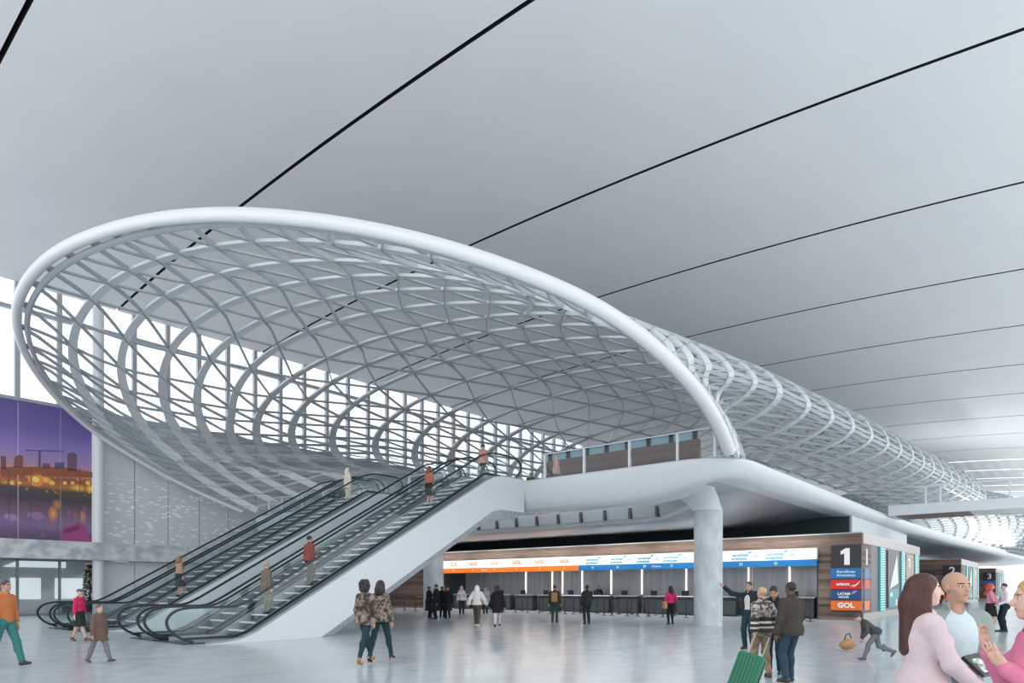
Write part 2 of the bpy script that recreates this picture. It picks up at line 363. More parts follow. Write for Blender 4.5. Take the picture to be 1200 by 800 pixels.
def normal(t,U):
    e=.006; p=surf(t,U); a=surf(min(1,t+e),U)-surf(max(0,t-e),U); bb=surf(t,U+.5)-p
    n=np.cross(a,bb); n/=np.linalg.norm(n)+1e-9
    return n
def kof(s): return float(np.interp(s,[12,30,50],[1.57,1.66,.12]))
def on_rib(t,s):
    """point where the rib s crosses the line t, or None when that lies in front of the mouth"""
    k=kof(s); f=lambda U: U+k*(surf(t,U)[2]-10.8)-s
    lo,hi=u_rim(t),UE+6
    if f(lo)>0: return None
    for _ in range(26):
        m=(lo+hi)/2
        if f(m)>0: hi=m
        else: lo=m
    return lo
so=(23.4,25.5,6.5)
sh=thing('lattice_shell',so,'huge white steel lattice canopy opening in a slanted oval mouth above the escalators','canopy')
rp=[tuple(p) for p in RC]
rs=[float(np.interp(t,[0,.25,.6,.8,1],[1.0,.95,.95,.72,.55])) for t in TT]
MB().tube(rp,.225,16,scale=rs).build('rim',M_rim,sh,so,smooth=True)
cenr=RC.mean(0)
inn=[tuple(p+(cenr-p)/np.linalg.norm(cenr-p)*.27*q+np.array([.26*q,0,0])) for p,q in zip(RC,rs)]
MB().tube(inn,.13,8,scale=rs).build('rim_lining',M_steel,sh,so,smooth=True)
RIBS=[15.53,17.46,19.13,20.7,22.4,24.4,27.3,30.85,34.57,38.0]
while RIBS[-1]<UE-3: RIBS.append(RIBS[-1]+3.3)
RIBS[-1]=UE
for s in RIBS:
    runs=[];pts=[];ups=[];scs=[]
    for i in range(131):
        t=i/130; u=on_rib(t,s)
        if u is not None: pts.append(tuple(surf(t,u))); ups.append(tuple(normal(t,u))); scs.append(float(np.interp(t,[0,.2,.38,.62,.78,1],[.95,.95,.62,.70,1.15,.85])))
        else:
            if len(pts)>3: runs.append((pts,ups,scs))
            pts=[];ups=[];scs=[]
    if len(pts)>3: runs.append((pts,ups,scs))
    mb=MB()
    for pts,ups,scs in runs: mb.sweep(pts,[(-.25,-.08),(.25,-.08),(.25,.08),(-.25,.08)],up=ups,scale=scs)
    if runs: mb.build('rib',M_rib,sh,so)
# nodes on the rim, from which purlins and ties set off
NODES=[(846,503),(834,482),(817,459),(795,431),(760,403),(728,386),(700,370),(661,352),(617,332),(567,313),(511,297),(444,281),(381,268),(319,260),(264,259),(214,264),(169,270),(130,281),(103,293),(80,307),(61,322),(47,340),(38,358),(34,378),(36,398),(42,418),(53,438),(67,458),(84,477),(104,495),(128,512),(155,529),(186,546),(220,563),(254,580)]
def proj(p):
    X=SN*p[0]-CS*p[1]; d=CS*p[0]+SN*p[1]; return 600+F*X/d, 688-F*(p[2]-1.65)/d
RPX=np.array([proj(p) for p in RC])
TN=[float(TT[np.argmin(np.hypot(RPX[:,0]-x,RPX[:,1]-y))]) for x,y in NODES]
TN=sorted(set([0.004]+TN+[.992])); NN=len(TN)
for t in TN:
    u0=u_rim(t); pts=[];ups=[]; n=64
    for i in range(n+1):
        U=u0+(UE-u0)*(i/n)**1.35; p=surf(t,U); pts.append(p); ups.append(normal(t,U))
    mb=MB()
    mb.sweep([tuple(p) for p in pts],[(-.09,-.035),(.09,-.035),(.09,.035),(-.09,.035)],up=[tuple(q) for q in ups])
    mb.build('purlin',M_steel,sh,so)
def tie(j,i0,start):
    pts=[];ups=[]
    if start is not None: pts.append(surf(TN[start],u_rim(TN[start]))); ups.append(normal(TN[start],u_rim(TN[start])+.3)); prev=(TN[start],u_rim(TN[start]))
    else: prev=None
    i=i0
    while j<NN and i<len(RIBS):
        u=on_rib(TN[j],RIBS[i])
        if u is None: break
        if prev is not None:
            for q in (.33,.67):
                tt,uu=lerp(prev[0],TN[j],q),lerp(prev[1],u,q); pts.append(surf(tt,max(uu,u_rim(tt)))); ups.append(normal(tt,uu))
        pts.append(surf(TN[j],u)); ups.append(normal(TN[j],u)); prev=(TN[j],u); j+=1; i+=1
    if len(pts)<2: return
    mb=MB()
    mb.sweep([tuple(p) for p in pts],[(-.02,-.095),(.02,-.095),(.02,.095),(-.02,.095)],up=[tuple(q) for q in ups])
    mb.build('diagonal_tie',M_steel,sh,so)
first=[]
for j in range(NN-1):
    i0=next((i for i,s in enumerate(RIBS) if on_rib(TN[j+1],s) is not None),None); first.append(i0)
    if i0 is not None: tie(j+1,i0,j)
for i in range((first[0] or 0),len(RIBS)-1): tie(0,i,None)
# second canopy further along the deck
so2=(95,20,6.5)
s2=thing('lattice_shell',so2,'farther white lattice canopy beyond the footbridge, at the right edge','canopy')
def surf2(t,U):
    k=math.sin(min(1,(U-90)/24)*math.pi/2); vc=20-(U-90)*.035; w=lerp(6,17.2,k); r=lerp(3,6.2,k); hc=lerp(8,10,k)
    a=lerp(-1.0,math.pi+1.0,t); return (U,vc-w*math.cos(a),max(6.4,hc+r*math.sin(a)))
for i in range(44):
    U=90.5+i*1.5; MB().bar([surf2(t/40,U) for t in range(41)],.34,.25,up=(1,0,0)).build('rib',M_steel,s2,so2)
for j in range(1,64):
    MB().bar([surf2(j/64,90.5+i*2.6) for i in range(26)],.22,.25).build('purlin',M_steel,s2,so2)

# ================================================================== UPPER DECK
HD=6.5
def edge_path():
    P=[]
    for V in np.linspace(42.5,11.2,26): P.append((23.4,V,0))
    for a in np.linspace(0,math.pi/2,9)[1:]: P.append((23.4+2.0*(1-math.cos(a)),11.2-2.0*math.sin(a),0))
    for U in list(np.linspace(26.5,50,10))+list(np.linspace(54,150,24)):
        V=9.2 if U<50 else float(np.interp(U,[50,75,125,150],[9.2,8.2,4.9,3.2])); P.append((U,V,0))
    return P
EP=edge_path()
EPv=[Vector(p) for p in EP]
rows=[]
for i,p in enumerate(EPv):
    t=(EPv[min(i+1,len(EPv)-1)]-EPv[max(i-1,0)]).normalized(); n=Vector((0,0,1)).cross(t)   # inward
    # n must point to the inside of the deck (+U at the front, +V along the side)
    if n.dot(Vector((40,26,0))-p)<0: n=-n
    sa=13.6-p.y if p.y>11.19 and p.x<23.5 else (2.4+2.0*math.acos(max(-1,min(1,1-(p.x-23.4)/2.0))) if p.x<25.39 else 99)
    k=min(1,max(0,sa/4.6)); k=k*k*(3-2*k); T=lerp(1.40,.72,k); D=lerp(1.15,.95,k)
    prof=[(1.3,-.02),(.02,0),(-.03,-.04),(-.04,-.10),(.03,-.35*T),(.14,-.64*T),(.30,-.86*T),(.44*D,-.96*T),(.60*D,-T),(lerp(2.4,1.3,k),-T+lerp(.12,.02,k))]
    rows.append([tuple(p+n*a+Vector((0,0,HD+b))) for a,b in prof])
mb=MB(); mb.grid(rows)
fa=struct(mb.build('trim_2',mat('deck_edge_white',(.66,.71,.74),.3),o=(23.4,26,HD),smooth=True))
# deck slab (walkable top) and soffit
pts=[(24.0,42.4)]+[(p.x+.9 if p.y>11.3 and p.x<24 else p.x+.3, p.y+.45) for p in EPv[1:]]
pts=[(24.6,42.4)]+[(max(p.x,24.6) if p.x<26 else p.x,p.y+.9) for p in EPv if p.x>24.6 or p.y<12]+[(150,42.4)]
struct(MB().prism(pts,2,6.15,HD-.02).build('floor_upper',mat('deck_floor',(.5,.54,.56),.4),o=(24,26,6.2)))
# lit recess with mullions, then the metal soffit sloping up towards the dark wall

def sof(U,V):
    base=np.interp(U,[24.4,26.2,27.9,28.0,28.08,28.3,28.9,30.4,34,38,42.2,60,150],[5.8,5.98,5.98,5.4,4.98,4.82,4.72,4.68,4.92,5.2,5.44,5.46,5.5])
    k=min(1,max(0,(V-10.6)/(15.5-10.6))); k=k*k*(3-2*k)
    edge=np.interp(U,[24,30,42,150],[5.80,5.80,5.82,5.82])
    return float(lerp(edge,base,k))
rows=[]
for U in [24.5,25.3,26.2,27.2,27.9,28.0,28.04,28.08,28.18,28.3,28.5,28.8,29.2,29.7,30.4,31.5,33,35,37,39,41,42.2,46,50,60,75,100,125,150]:
    off=float(np.interp(U,[50,75,125,150],[9.2,8.2,4.9,3.2]))-9.2
    rows.append([(U,V+(off if V<16 else 0),sof(U,V)) for V in (45,38,30,24,20,18,16.5,15.5,14.7,14,13.3,12.6,12,11.4,10.8,10.2)])
mb=MB(); mb.grid(rows); mb.grid([[(a_,b_,c_+.06) for a_,b_,c_ in r] for r in rows])
bul=struct(mb.build('ceiling_soffit',M_soffit,o=(28,26,5),smooth=True))
for i in range(23):
    v=14.6+i*1.42; MB().box((27.93,v,4.95),(28.3,v+.13,5.45)).build('fin',M_darkwall,bul,(28,26,5))
for i,v in enumerate((18,24,30,36)):  # added fill lamps that brighten the soffit behind the deck edge
    l=bpy.data.lights.new('recess_fill','AREA'); l.shape='RECTANGLE'; l.size=.2; l.size_y=5.6; l.energy=60; l.color=(.93,.97,1)
    ob=bpy.data.objects.new('recess_fill',l); col.objects.link(ob); ob.location=W(25.6,v,5.75); ob.rotation_euler=Matrix.Rotation(ROT,4,'Z').to_3x3().to_4x4().__matmul__(Matrix.Rotation(R(-55),4,'Y')).to_euler()
# dark wall set back above the counters, pale return at its right
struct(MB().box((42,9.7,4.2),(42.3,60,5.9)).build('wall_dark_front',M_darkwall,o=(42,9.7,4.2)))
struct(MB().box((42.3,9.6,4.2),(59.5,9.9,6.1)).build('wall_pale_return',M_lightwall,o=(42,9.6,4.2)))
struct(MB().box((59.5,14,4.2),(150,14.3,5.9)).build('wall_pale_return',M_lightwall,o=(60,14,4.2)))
struct(MB().box((36.5,45.5,0),(60,46,5.9)).build('wall_end',M_wallg,o=(37,45.5,0)))
# room on the deck with a clerestory of blue glass
o=(36.4,20,HD)
rm=MB().box((36.4,16.4,HD),(36.7,27.6,10.3)).build('wall_upper',bands('brown_stone',[(.085,.05,.045),(.16,.105,.095),(.11,.075,.07)],'Z',.22,.6,.9,stretch=(3,3,6)),o=o); struct(rm)
MB().box((36.45,16.4,10.3),(36.55,27.6,10.78)).build('clerestory_glass',mat('blue_glass',(.28,.52,.62),.15),rm,o)
MB().box((36.4,16.4,10.78),(36.8,27.6,10.86)).build('clerestory_head',M_greymet,rm,o)
for i in range(8): MB().box((36.34,16.5+i*1.5,10.3),(36.6,16.75+i*1.5,10.8)).build('clerestory_mullion',M_dark,rm,o)
# glass balustrade along the deck's front edge
def balu(label,vs,U=23.62,cover=True):
    o=(U,vs[0],HD); t=thing('glass_balustrade',o,label,'balustrade')
    for v in vs: MB().box((U-.04,v-.045,HD),(U+.04,v+.045,HD+1.08)).build('post',M_white,t,o)
    for a,bb in zip(vs[:-1],vs[1:]): MB().box((U-.008,a+.08*(1 if bb>a else -1),HD+.06),(U+.008,bb-.08*(1 if bb>a else -1),HD+1.0)).build('pane',M_clear,t,o)
    MB().bar([(U,vs[0],HD+1.09),(U,vs[-1],HD+1.09)],.06,.035).build('top_rail',M_white,t,o)
balu('glass balustrade with white posts on the deck edge right of the escalators',[10.0,11.5,13.6,15.8,17.9])
balu('glass balustrade on the deck edge at the far left foot of the canopy',[32.6,34.9,37.2,39.6,41.2])
balu('short glass balustrade between the two escalator pairs on the upper deck',[24.3,25.6,27.0])
# footbridge to the right
o=(49.4,8.9,HD)
br=thing('footbridge',o,'white footbridge leaving the upper deck towards the right edge','bridge')
MB().prism([(49.2,6.35),(52.6,6.35),(52.6,7.0),(52.45,7.0),(52.45,6.6),(49.35,6.6),(49.35,7.0),(49.2,7.0)],1,9.0,-8).build('bridge_deck',M_white,br,o)
MB().box((49.5,8.6,6.30),(52.3,4.6,6.36)).build('soffit_panel',mat('brown_soffit',(.22,.15,.13),.5),br,o)
for v in (6.9,6.1,2.6,1.9,-1.5,-4.0): MB().box((49.24,v-.05,7.0),(49.32,v+.05,8.1)).build('post',M_white,br,o)
MB().box((49.27,7.6,7.02),(49.29,-8,7.95)).build('pane',M_clear,br,o); MB().box((49.24,7.6,8.05),(49.32,-8,8.12)).build('top_rail',M_white,br,o)

# columns under the deck
def column(V,label,flare):
    o=(27.4,V,0); t=thing('round_column',o,label,'column')
    MB().tube([(27.4,V,0),(27.4,V,5.0)],.60,32).build('shaft',M_conc,t,o,smooth=True)
    if flare:
        mb=MB(); k=32; rows=[]
        for q,(z,du,dv,r) in enumerate(((4.96,0,0,.62),(5.2,-.1,.1,.66),(5.5,-.5,.2,.8),(5.75,-1.1,.3,1.0),(6.0,-1.6,.35,1.2))):
            rows.append([(27.4+du+r*math.cos(2*math.pi*i/k),V+dv+r*math.sin(2*math.pi*i/k),z) for i in range(k+1)])
        mb.grid(rows).build('capital',M_white,t,o,smooth=True)
    else: MB().tube([(27.4,V,5.0),(27.4,V,6.0)],.62,32).build('capital',M_white,t,o,smooth=True)
column(11.9,'thick pale concrete column standing before the blue sign band',True)
column(29.15,'thick pale concrete column at the left end of the orange sign band',False)

# ================================================================== ESCALATORS
SL=math.tan(R(30)); U0=10.2; U1=U0+HD/SL
def nose(U): return min(HD,max(0.0,(U-U0)*SL))
def rail_path():
    P=[(8.78,.05),(8.5,.15),(8.22,.33),(8.07,.53),(8.06,.74),(8.22,.93),(8.5,1.03),(8.9,1.06),(9.6,1.06),(10.1,1.08),(10.5,1.08+.4*SL*.7)]
    for u in np.linspace(10.9,U1-.4,14): P.append((u,1.06+(u-U0)*SL))
    P+=[(U1+.1,HD+1.0),(U1+.5,HD+1.10),(U1+1.0,HD+1.12),(U1+1.9,HD+1.10),(U1+2.25,HD+1.0),(U1+2.42,HD+.8),(U1+2.42,HD+.6),(U1+2.25,HD+.4),(U1+2.0,HD+.2)]
    return P
RP=rail_path()
def catmull(P,n=4):
    o=[]
    for i in range(len(P)-1):
        p0,p1,p2,p3=[np.array(P[min(max(j,0),len(P)-1)]) for j in (i-1,i,i+1,i+2)]
        for q in range(n):
            t=q/n; o.append(tuple(.5*(2*p1+(p2-p0)*t+(2*p0-5*p1+4*p2-p3)*t*t+(3*p1-p0-3*p2+p3)*t**3)))
    return o+[tuple(P[-1])]
RS=catmull(RP)
def off_line(dz,ua=8.7,ub=None,n=40):
    ub=ub or U1+1.9
    return [(u,nose(u)+dz) for u in np.linspace(ua,ub,n)]
M_step=mat('step_metal',(.30,.34,.36),.4,.5); M_riser=mat('step_riser',(.10,.12,.13),.5,.3); M_skirt=mat('skirt_metal',(.42,.47,.50),.3,.4)
STEPM=None
def escalator(V,label,top_mat=None):
    """V = right hand handrail; the steps run 1.55 m wide between the handrails"""
    global STEPM
    wd=1.55; o=(8.6,V,0); t=thing('escalator',o,label,'escalator','escalators')
    for v,s in ((V,1),(V+wd,-1)):
        MB().sweep([(u,v,h) for u,h in RS],[(-.035,-.028),(.035,-.028),(.035,.028),(-.035,.028)],up=(0,1,0)).build('handrail',M_black,t,o)
        low=off_line(.20); up=[(u,h-.04) for u,h in RP[4:-4]]
        # glass from the decking up to the handrail
        us=np.linspace(8.3,U1+2.2,46); ru=np.array([p[0] for p in RP[4:-4]]); rh=np.array([p[1] for p in RP[4:-4]])
        mb=MB()
        tops=[float(np.interp(u,ru,rh))-.04 for u in us]; bots=[nose(u)+.16 for u in us]
        for dv in (-.009,.009):
            mb.grid([[(u,v+dv,h) for u,h in zip(us,bots)],[(u,v+dv,h) for u,h in zip(us,tops)]])
        mb.build('balustrade_glass',M_esc,t,o,recalc=False)
        L=off_line(.16,8.5); mb=MB()
        mb.sweep([(u,v,h) for u,h in L],[(-.035,-.025),(.035,-.025),(.035,.025),(-.035,.025)],up=(0,1,0)); mb.build('decking',M_black,t,o)
        L=off_line(-.05,8.7); mb=MB()
        mb.sweep([(u,v+s*.13,h) for u,h in L],[(-.20,-.02),(.20,-.02),(.20,.02),(-.20,.02)],up=(0,1,0)); mb.build('skirt',M_skirt,t,o)
    n=int((U1-U0)/.4)+1
    for i in range(n+5):
        u=U0-.9+i*.405; h=nose(u+.2)-.005
        if h>HD: h=HD
        if i==0 or STEPM is None:
            mb=MB().box((0.03,0,-.03),(.395,1.2,.0)); mb2=MB().box((.0,0,-.23),(.02,1.2,-.045)); mb.add(mb2.v,mb2.f); mb3=MB().box((-.01,0,-.045),(.03,1.2,.003)); mb.add(mb3.v,mb3.f)
            me=mb.build('step',[M_step,M_riser,mat('step_nosing',(.80,.83,.84),.4)],t,(0,0,0)); 
            if STEPM is None: STEPM=me.data
            for p in me.data.polygons[6:12]: p.material_index=1
            for p in me.data.polygons[12:]: p.material_index=2
            ob=me
        else:
            ob=bpy.data.objects.new('step',STEPM); col.objects.link(ob); ob.parent=t
        ob.location=(u-o[0],.175,h+.01)
    MB().box((8.45,V-.12,.0),(9.35,V+wd+.12,.03)).build('landing_plate',mat('landing_plate',(.035,.05,.055),.35,.5),t,o)
    MB().box((U1+.3,V+.1,HD+.0),(U1+2.1,V+wd-.1,HD+.03)).build('landing_plate',MATS['landing_plate'],t,o)
    return t
escalator(19.5,'nearest escalator, right hand one of the near pair beside the white cladding')
escalator(21.55,'left hand escalator of the near pair')
escalator(27.87,'right hand escalator of the far pair')
escalator(29.92,'farthest escalator, left hand one of the far pair')
M_perf=mat('perforated_panel',(.55,.60,.62),.5)
nt=M_perf.node_tree; tc=nt.nodes.new('ShaderNodeTexCoord'); vo=nt.nodes.new('ShaderNodeTexVoronoi'); vo.inputs['Scale'].default_value=7
r=nt.nodes.new('ShaderNodeMapRange'); r.inputs['From Min'].default_value=.15; r.inputs['From Max'].default_value=.35
mx=nt.nodes.new('ShaderNodeMix'); mx.data_type='RGBA'; mx.inputs['A'].default_value=(.22,.26,.28,1); mx.inputs['B'].default_value=(.62,.67,.70,1)
nt.links.new(tc.outputs['Object'],vo.inputs['Vector']); nt.links.new(vo.outputs['Distance'],r.inputs[0]); nt.links.new(r.outputs[0],mx.inputs['Factor']); nt.links.new(mx.outputs['Result'],nt.nodes['Principled BSDF'].inputs['Base Color'])
M_clad=mat('cladding_white',(.72,.76,.79),.35)
def cladding(V,w,label):
    o=(9,V,0); t=thing('escalator_cladding',o,label,'escalator cladding')
    up=[(8.9,.0),(9.5,.03),(10.0,.10),(10.5,.30),(U1-.6,HD-.34),(U1-.1,HD-.10),(U1+.5,HD+.02),(23.45,HD+.04)]
    face=up+[(23.45,5.05),(21.9,5.05),(21.3,4.93),(12.75,0)]
    for v,s in ((V,1),(V+w,-1)):
        MB().prism(face,1,v,v+s*.10).build('side_panel',M_clad,t,o)
        c0=[(12.75,0),(21.3,4.93),(21.9,5.05),(23.45,5.05)]; c1=[(13.6,0),(21.5,4.56),(22.1,4.75),(23.45,4.8)]
        MB().grid([[(u,v+s*.02,h) for u,h in c0],[(u,v+s*.55,h) for u,h in c1]]).grid([[(u,v+s*.10,h+.08) for u,h in c0],[(u,v+s*.55,h+.08) for u,h in c1]]).build('perforated_band',M_perf,t,o)
        MB().bar([(u,v+s*.05,h+.0) for u,h in up],.12,.03,up=(0,1,0)).build('top_trim',mat('trim_grey',(.30,.34,.36),.4,.3),t,o)
    MB().grid([[(u,V+.55,h) for u,h in c1],[(u,V+w-.55,h) for u,h in c1]]).grid([[(u,V+.55,h+.06) for u,h in c1],[(u,V+w-.55,h+.06) for u,h in c1]]).build('underside',M_clad,t,o)
cladding(18.95,4.75,'white sloping cladding and truss under the near escalator pair')
cladding(27.35,4.7,'white sloping cladding and truss under the far escalator pair')
# ================================================================== CHECK-IN ISLANDS
KU0=36.4; KV0=7.8; KH=4.36
M_sign_w=mat('sign_white',(.86,.88,.89),.4,emit=(.9,.95,1),es=.05)
M_or=mat('sign_orange',(.85,.18,.02),.4); M_bl=mat('sign_blue',(.012,.16,.42),.4); M_navy=mat('sign_navy',(.01,.075,.22),.4); M_red=mat('sign_red',(.72,.02,.02),.4)
M_lblue=mat('logo_blue',(.05,.36,.62),.4); M_txtw=mat('letter_white',(.9,.9,.9),.5); M_blk=mat('sign_black',(.03,.028,.03),.4)
M_panel=mat('brushed_metal_panel',(.62,.64,.66),.34,.45,noise=(1.2,(.36,.38,.40),.7,(3,3,.15)))
M_strip=mat('light_strip',(1,1,1),.5,emit=(1,.88,.70),es=1.3)
M_dgrey=mat('counter_dark',(.045,.055,.062),.4); M_top=mat('counter_top',(.75,.77,.78),.3)
M_teal=mat('teal_screen',(.03,.28,.31),.35,emit=(.1,.5,.55),es=.2)
# wooden front of island 1 (with the counter recess cut out), its side and roof
def island(U,V,length,vend,label,num,front):
    o=(U,V,0); t=thing('check_in_island',o,label,'kiosk')
    if front:
        mb=MB().box((U,V,0),(U+.3,9.85,KH-.002)).box((U,9.85,3.70),(U+.3,vend,KH-.002)).box((U,37.7,0),(U+.3,vend,3.70))
        mb.build('wooden_front',M_wood,t,o)
        mb=MB().box((U,V,KH),(U+length,vend,KH+.06)).build('roof',M_greymet,t,o)
        for i in range(13):
            a=9.9+i*2.14; MB().box((U+2.5,a+.02,0),(U+2.6,min(a+2.12,37.7),3.7)).build('back_panel',M_panel,t,o)
        MB().box((U+.3,9.86,0),(U+2.6,10.0,3.7)).build('recess_cheek',M_dgrey,t,o); MB().box((U+.3,37.6,0),(U+2.6,37.7,3.7)).build('recess_cheek',M_dgrey,t,o)
        for x in (616,647,659,682,716,752,804,877,925):
            v=v_at(x,U+2.45); MB().box((U+2.43,v-.035,1.2),(U+2.5,v+.035,3.3)).build('light_strip',M_strip,t,o)
    else:
        MB().box((U,V,0),(U+.3,vend,KH)).build('wooden_front',M_wood,t,o); MB().box((U,V,KH),(U+length,vend,KH+.06)).build('roof',M_greymet,t,o)
        MB().box((U-.03,9.9,.4),(U,vend-1,3.3)).build('dark_front_panel',M_dgrey,t,o)
    # side: pale header, grey wall, teal light columns, posters
    MB().box((U+.3,V,3.86),(U+length,V+.25,KH)).build('header',mat('pinkish_header',(.60,.56,.55),.5),t,o)
    MB().box((U+.3,V+.02,.35),(U+length,V+.3,3.86)).build('side_wall',mat('side_grey',(.10,.10,.105),.4),t,o)
    MB().box((U+.3,V+.02,0),(U+length,V+.3,.35)).build('plinth',mat('plinth_pale',(.42,.41,.41),.4),t,o)
    MB().box((U+.25,V-.01,.35),(U+1.9,V+.02,3.86)).build('timber_end',M_wood,t,o)
    for q in (3.9,9.9,14.6):
        c=MB().box((U+q,V-.06,.35),(U+q+1.2,V+.02,3.86)).build('teal_column',M_teal,t,o)
        MB().grid([[(U+q+.05,V-.075,.4+i*.14),(U+q+1.15,V-.075,.4+i*.14)] for i in (0,.18)]) 
        lo=MB()
        for i in range(25): lo.box((U+q+.06,V-.075,.42+i*.138),(U+q+1.14,V-.06,.47+i*.138))
        lo.build('bright_bar',mat('teal_bright',(.35,.75,.77),.4,emit=(.3,.8,.82),es=.3),c,(0,0,0)) if False else lo.build('bright_bar',mat('teal_bright',(.35,.75,.77),.4,emit=(.3,.8,.82),es=.3),c,o)
    # first poster: white triangle over teal; second: warm portrait colours
    p=MB().box((U+6.0,V-.04,.5),(U+9.2,V+.02,3.75)).build('poster',mat('poster_dark',(.075,.07,.07),.4),t,o)
    MB().prism([(U+6.4,1.55),(U+8.9,1.9),(U+8.5,3.6)],1,V-.055,V-.04).build('white_sail',M_txtw,p,o)
    MB().prism([(U+6.2,.5),(U+9.0,.5),(U+9.0,1.6),(U+6.2,1.5)],1,V-.055,V-.04).build('teal_field',mat('poster_teal',(.04,.32,.38),.4),p,o)
    MB().prism([(U+6.5,1.1),(U+7.2,1.15),(U+7.0,1.35),(U+6.6,1.38)],1,V-.068,V-.055).build('white_print',M_txtw,p,o); MB().prism([(U+8.0,.6),(U+8.8,.6),(U+8.8,.95),(U+8.0,.9)],1,V-.068,V-.055).build('white_print',M_txtw,p,o)
    p=MB().box((U+11.6,V-.04,.5),(U+14.2,V+.02,3.75)).build('poster',mat('poster_warm',(.30,.16,.12),.4,noise=(1.5,(.62,.42,.33),.5,(1,1,1.4))),t,o)
    MB().prism([(U+12.4,2.9),(U+12.9,2.9),(U+12.8,3.5),(U+12.0,3.5),(U+12.0,3.35),(U+12.5,3.35)],1,V-.055,V-.04).build('white_print',M_txtw,p,o)
    return t
island(KU0,KV0,16.8,49.5,'long timber-faced check-in hall front with recessed counters under the deck','1',True)
island(76.6,KV0,16.2,20,'second timber check-in block, numbered 2, behind the bald man','2',False)
island(117,KV0,16.2,20,'third and farthest check-in block, at the right behind the pink and white pair','3',False)
def pylon(U,num,label):
    o=(U-.1,KV0+1.3,.5); t=thing('number_sign',o,label,'sign'); V0,V1=KV0+.0,KV0+1.42; f=U-.12; c=(V0+V1)/2
    MB().box((f,V0,.45),(U,V1,3.78)).build('backing',M_blk,t,o)
    m=MB()
    if num=='1': poly_front(m,[(-.08,-.42),(.17,-.42),(.17,.42),(-.02,.42),(-.25,.27),(-.25,.10),(-.08,.16)],f,c,3.2,.02)
    else: text_front(m,num,1.1,f-.01,c,3.2,bold=.02)
    m.build('numeral',M_txtw,t,o)
    if num!='1': 
        for i,(mm,h) in enumerate(((M_bl,2.1),(M_red,1.57),(M_navy,1.05),(M_or,.5))): MB().box((f-.01,V0,h),(f,V1,h+.48)).build('airline_panel',mm,t,o)
        return t
    p=MB().box((f-.02,V0,2.10),(f,V1,2.62)).build('airline_panel',M_bl,t,o)
    m=MB(); text_front(m,'Aerolíneas',.20,f-.03,c,2.44,bold=.004); text_front(m,'Argentinas',.20,f-.03,c,2.26,bold=.004); m.build('lettering',mat('pale_blue_letter',(.55,.80,.92),.5),p,o)
    p=MB().box((f-.02,V0,1.57),(f,V1,2.04)).build('airline_panel',M_red,t,o)
    m=MB(); text_front(m,'avianca',.21,f-.03,c+.14,1.82,bold=.006); poly_front(m,[(.0,0),(.25,.06),(.48,.26),(.36,.08),(.2,-.04)],f-.022,c-.18,1.72); m.build('lettering',M_txtw,p,o)
    p=MB().box((f-.02,V0,1.04),(f,V1,1.51)).build('airline_panel',M_navy,t,o)
    m=MB(); text_front(m,'LATAM',.18,f-.03,c+.1,1.32,bold=.006); text_front(m,'AIRLINES',.12,f-.03,c+.1,1.16,bold=.004); m.build('lettering',M_txtw,p,o)
    m=MB(); poly_front(m,[(0,0),(.2,.05),(.34,.2),(.16,.18)],f-.022,c-.2,1.3); m.build('mark',mat('mark_pink',(.55,.2,.5),.5),p,o)
    p=MB().box((f-.02,V0,.50),(f,V1,.98)).build('airline_panel',M_or,t,o)
    m=MB(); text_front(m,'GOL',.34,f-.03,c,.74,bold=.015,sx=1.1); m.build('lettering',M_txtw,p,o)
    return t
pylon(KU0,'1','tall black sign with a white 1 over blue, red, navy and orange airline panels')
pylon(76.6,'2','black sign with a white 2 on the second check-in block, behind the bald man')
pylon(117,'3','black sign with a white 3 on the farthest check-in block')
# small mirrored edge panels of sign 1 on the side wall
o=(KU0+.4,KV0,.5); t=thing('edge_sign',o,'narrow coloured edge panels around the corner from the white 1 sign','sign')
for mm,a,b in ((M_bl,2.1,2.62),(M_red,1.57,2.04),(M_navy,1.04,1.51),(M_or,.5,.98)): MB().box((KU0+.35,KV0-.03,a),(KU0+1.5,KV0-.012,b)).build('airline_panel',mm,t,o)
MB().box((KU0+.75,KV0-.03,2.78),(KU0+1.0,KV0-.012,3.6)).build('numeral',M_txtw,t,o)
# ---- sign band: white fascia with logos over a coloured stripe
def band(va,vb,label,m2,logos,name):
    U=KU0-.25; o=(U,(va+vb)/2,3.2); t=thing('sign_band',o,label,'sign')
    MB().box((U,va,3.10),(KU0,vb,3.68)).build('white_fascia',M_sign_w,t,o)
    MB().box((U-.02,va,2.75),(KU0,vb,3.10)).build('stripe',m2,t,o)
    for i,v in enumerate(logos):
        m=MB()
        if name=='o':
            text_front(m,'GOL',.36,U-.012,v,3.42,bold=.010,sx=1.1); m.build('logo',mat('logo_orange',(.85,.22,.05),.5),t,o)
            m=MB(); text_front(m,str(i*2+1),.2,U-.035,v,2.92); m.build('counter_number',M_txtw,t,o)
        else:
            text_front(m,'aerolíneas',.22,U-.012,v+.05,3.44,shear=.2,bold=.004); text_front(m,'argentinas',.22,U-.012,v+.1,3.24,shear=.2,bold=.004)
            poly_front(m,[(-.12,-.04),(.10,0),(.25,.12),(.02,.10),(-.02,.02)],U,v-.42,3.52); poly_front(m,[(0,0),(.2,.05),(.24,.0),(.04,-.05)],U,v-.72,3.36); m.build('logo',M_lblue,t,o)
            m=MB(); text_front(m,str(i*2+21),.2,U-.035,v,2.92); m.build('counter_number',M_txtw,t,o)
    m=MB(); text_front(m,'Check-in',.17,U-.035,logos[len(logos)//2]+1.0,2.92); m.build('counter_number',M_txtw,t,o)
band(9.87,24.6,'white sign band with blue logos over a bright blue stripe',M_bl,[11.9,13.8,15.9,17.95,19.75,21.65,23.5],'b')
band(24.6,37.6,'white sign band with orange logos over an orange stripe',M_or,[25.75,27.85,29.9,32.0,34.15,36.2],'o')
